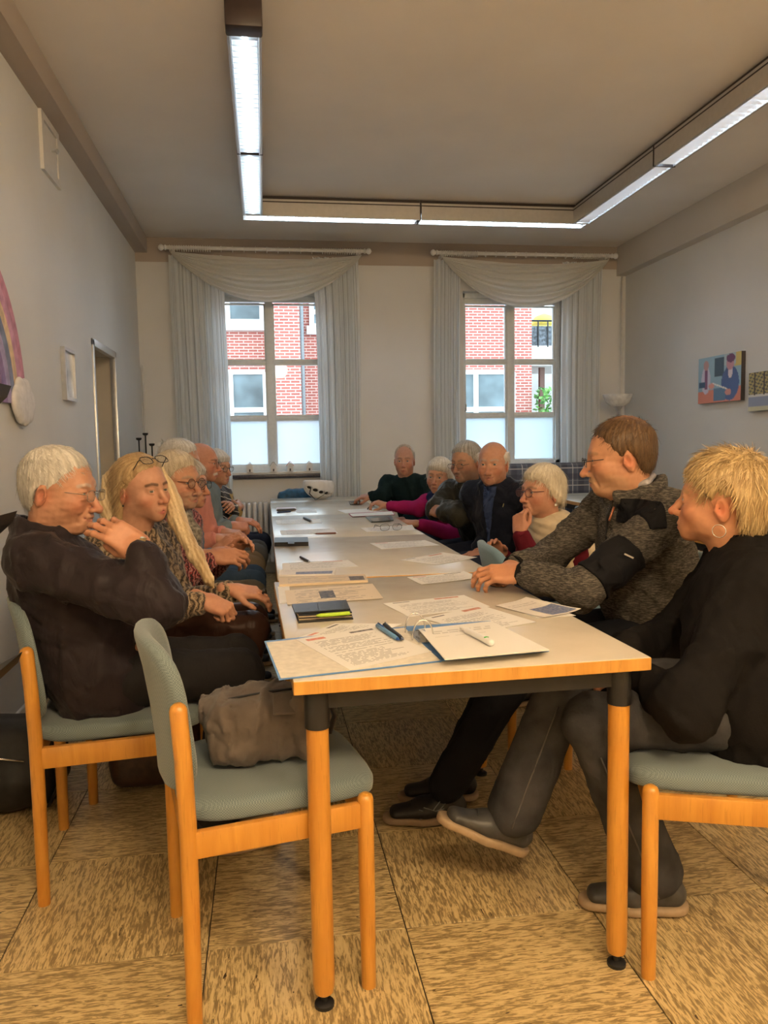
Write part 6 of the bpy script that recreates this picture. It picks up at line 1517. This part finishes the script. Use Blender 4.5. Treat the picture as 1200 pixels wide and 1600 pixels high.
ec_ = np.mean(ep_, 0); sdf_patch('chest_emblem', r6, lambda P: np.maximum(np.maximum(emb(P), (P[:, 1]-r6['nb'][1]-.02).astype(np.float32)), .080-np.linalg.norm(P-r6['shL']-np.outer((P-r6['shL'])@ua, ua), axis=1).astype(np.float32)), ec_-np.array([.07, .28, .07]), ec_+np.array([.07, .30, .07]), plain('gold_brown_stitching', (.30, .17, .06), .7), h=.004)
for sh_ in [c for c in r6['body'].children if c.name.startswith('shoe')]:
    A_ = V(.545, 2.43, .097) if sh_ == [c for c in r6['body'].children if c.name.startswith('shoe')][0] else V(.62, 2.60, .097)
    for pts in ([(.01, -.010), (-.03, -.055), (-.085, -.070)], [(-.015, -.008), (-.045, -.05), (-.06, -.072)], [(-.085, -.035), (-.04, -.052), (.03, -.040)], [(-.07, -.028), (-.03, -.044), (.035, -.030)]):
        part('side_stripe', tube([A_+V(x, -.043+.004*abs(z/.03), z) for x, z in pts], .0018, n=5), plain('pale_grey_stripe', (.25, .26, .26), .5), sh_, True)

# --- woman in black hoodie
hc = J(1126, 782, 1.98)
M_hood = m_cloth('black_sweatshirt', (.0115, .0105, .0105), .85, .45, 12, 600)
r7 = person(dict(label='short haired blonde woman in black hoodie with crossed legs', seat=(1.15, 1.78), face=160, head=hc, look=(-.77, .63, .06), skin=(.56, .275, .15), age=.4, nose=.95, eyes=.0042, hs=1.04, res=NEAR, seed=34, turn=-4, sw=.172, pelx=-.04, brow=(.30, .2, .1), lips=(.46, .17, .13),
    hair=dict(line='pixie', t=.020, n=5200, len=.036, comb=(0, .02, -.04), amp=.0045, mess=.035, spike=.30, lift=.22, fringe=.0, w=.0013, whorl=(0, -.05, .11), col=(.36, .235, .10), col2=(.74, .57, .30)),
    top=dict(name='hoodie', mat=M_hood, o=.026, arm=.88, folds=.013, ff=11, hood=1, skirt=1, hem=.075, neck=-.02, cuff=M_hood), legs=dict(mat=M_jeans, hem=.078, cut=.045, seam=plain('grey_stitching', (.12, .115, .11), .9), shoe=M_shoeg, sole=M_sole, nocut=1),
    wrL=V(.93, 1.83, .64), elL=J(1078, 1105, 1.62), handL=dict(pose='relaxed', dir=(-.8, .5, -.1), dorsal=(0, -.3, .9)), wrR=V(.95, 2.0, .66), hintR=(.4, .6, -.6),
    knR=V(.775, 1.955, .600), anR=V(.650, 2.01, .215), toeR=(-.90, .0, .44), uptoeR=(.44, 0, .90), knL=V(.785, 1.80, .545), anL=V(.985, 1.845, .097), toeL=(-.95, .28, 0)))
e0 = r7['HW']((-.085, -.012, -.055)); n_ = 20; ex = Vector(r7['HR'][:, 1]); ez = V(0, 0, 1)
part('hoop_earring', tube([e0+ex*(.017*math.sin(2*math.pi*i/n_))+ez*(.017*math.cos(2*math.pi*i/n_)-.017) for i in range(n_)], .0013, n=6, closed=True), M_chrome, r7['body'], True)
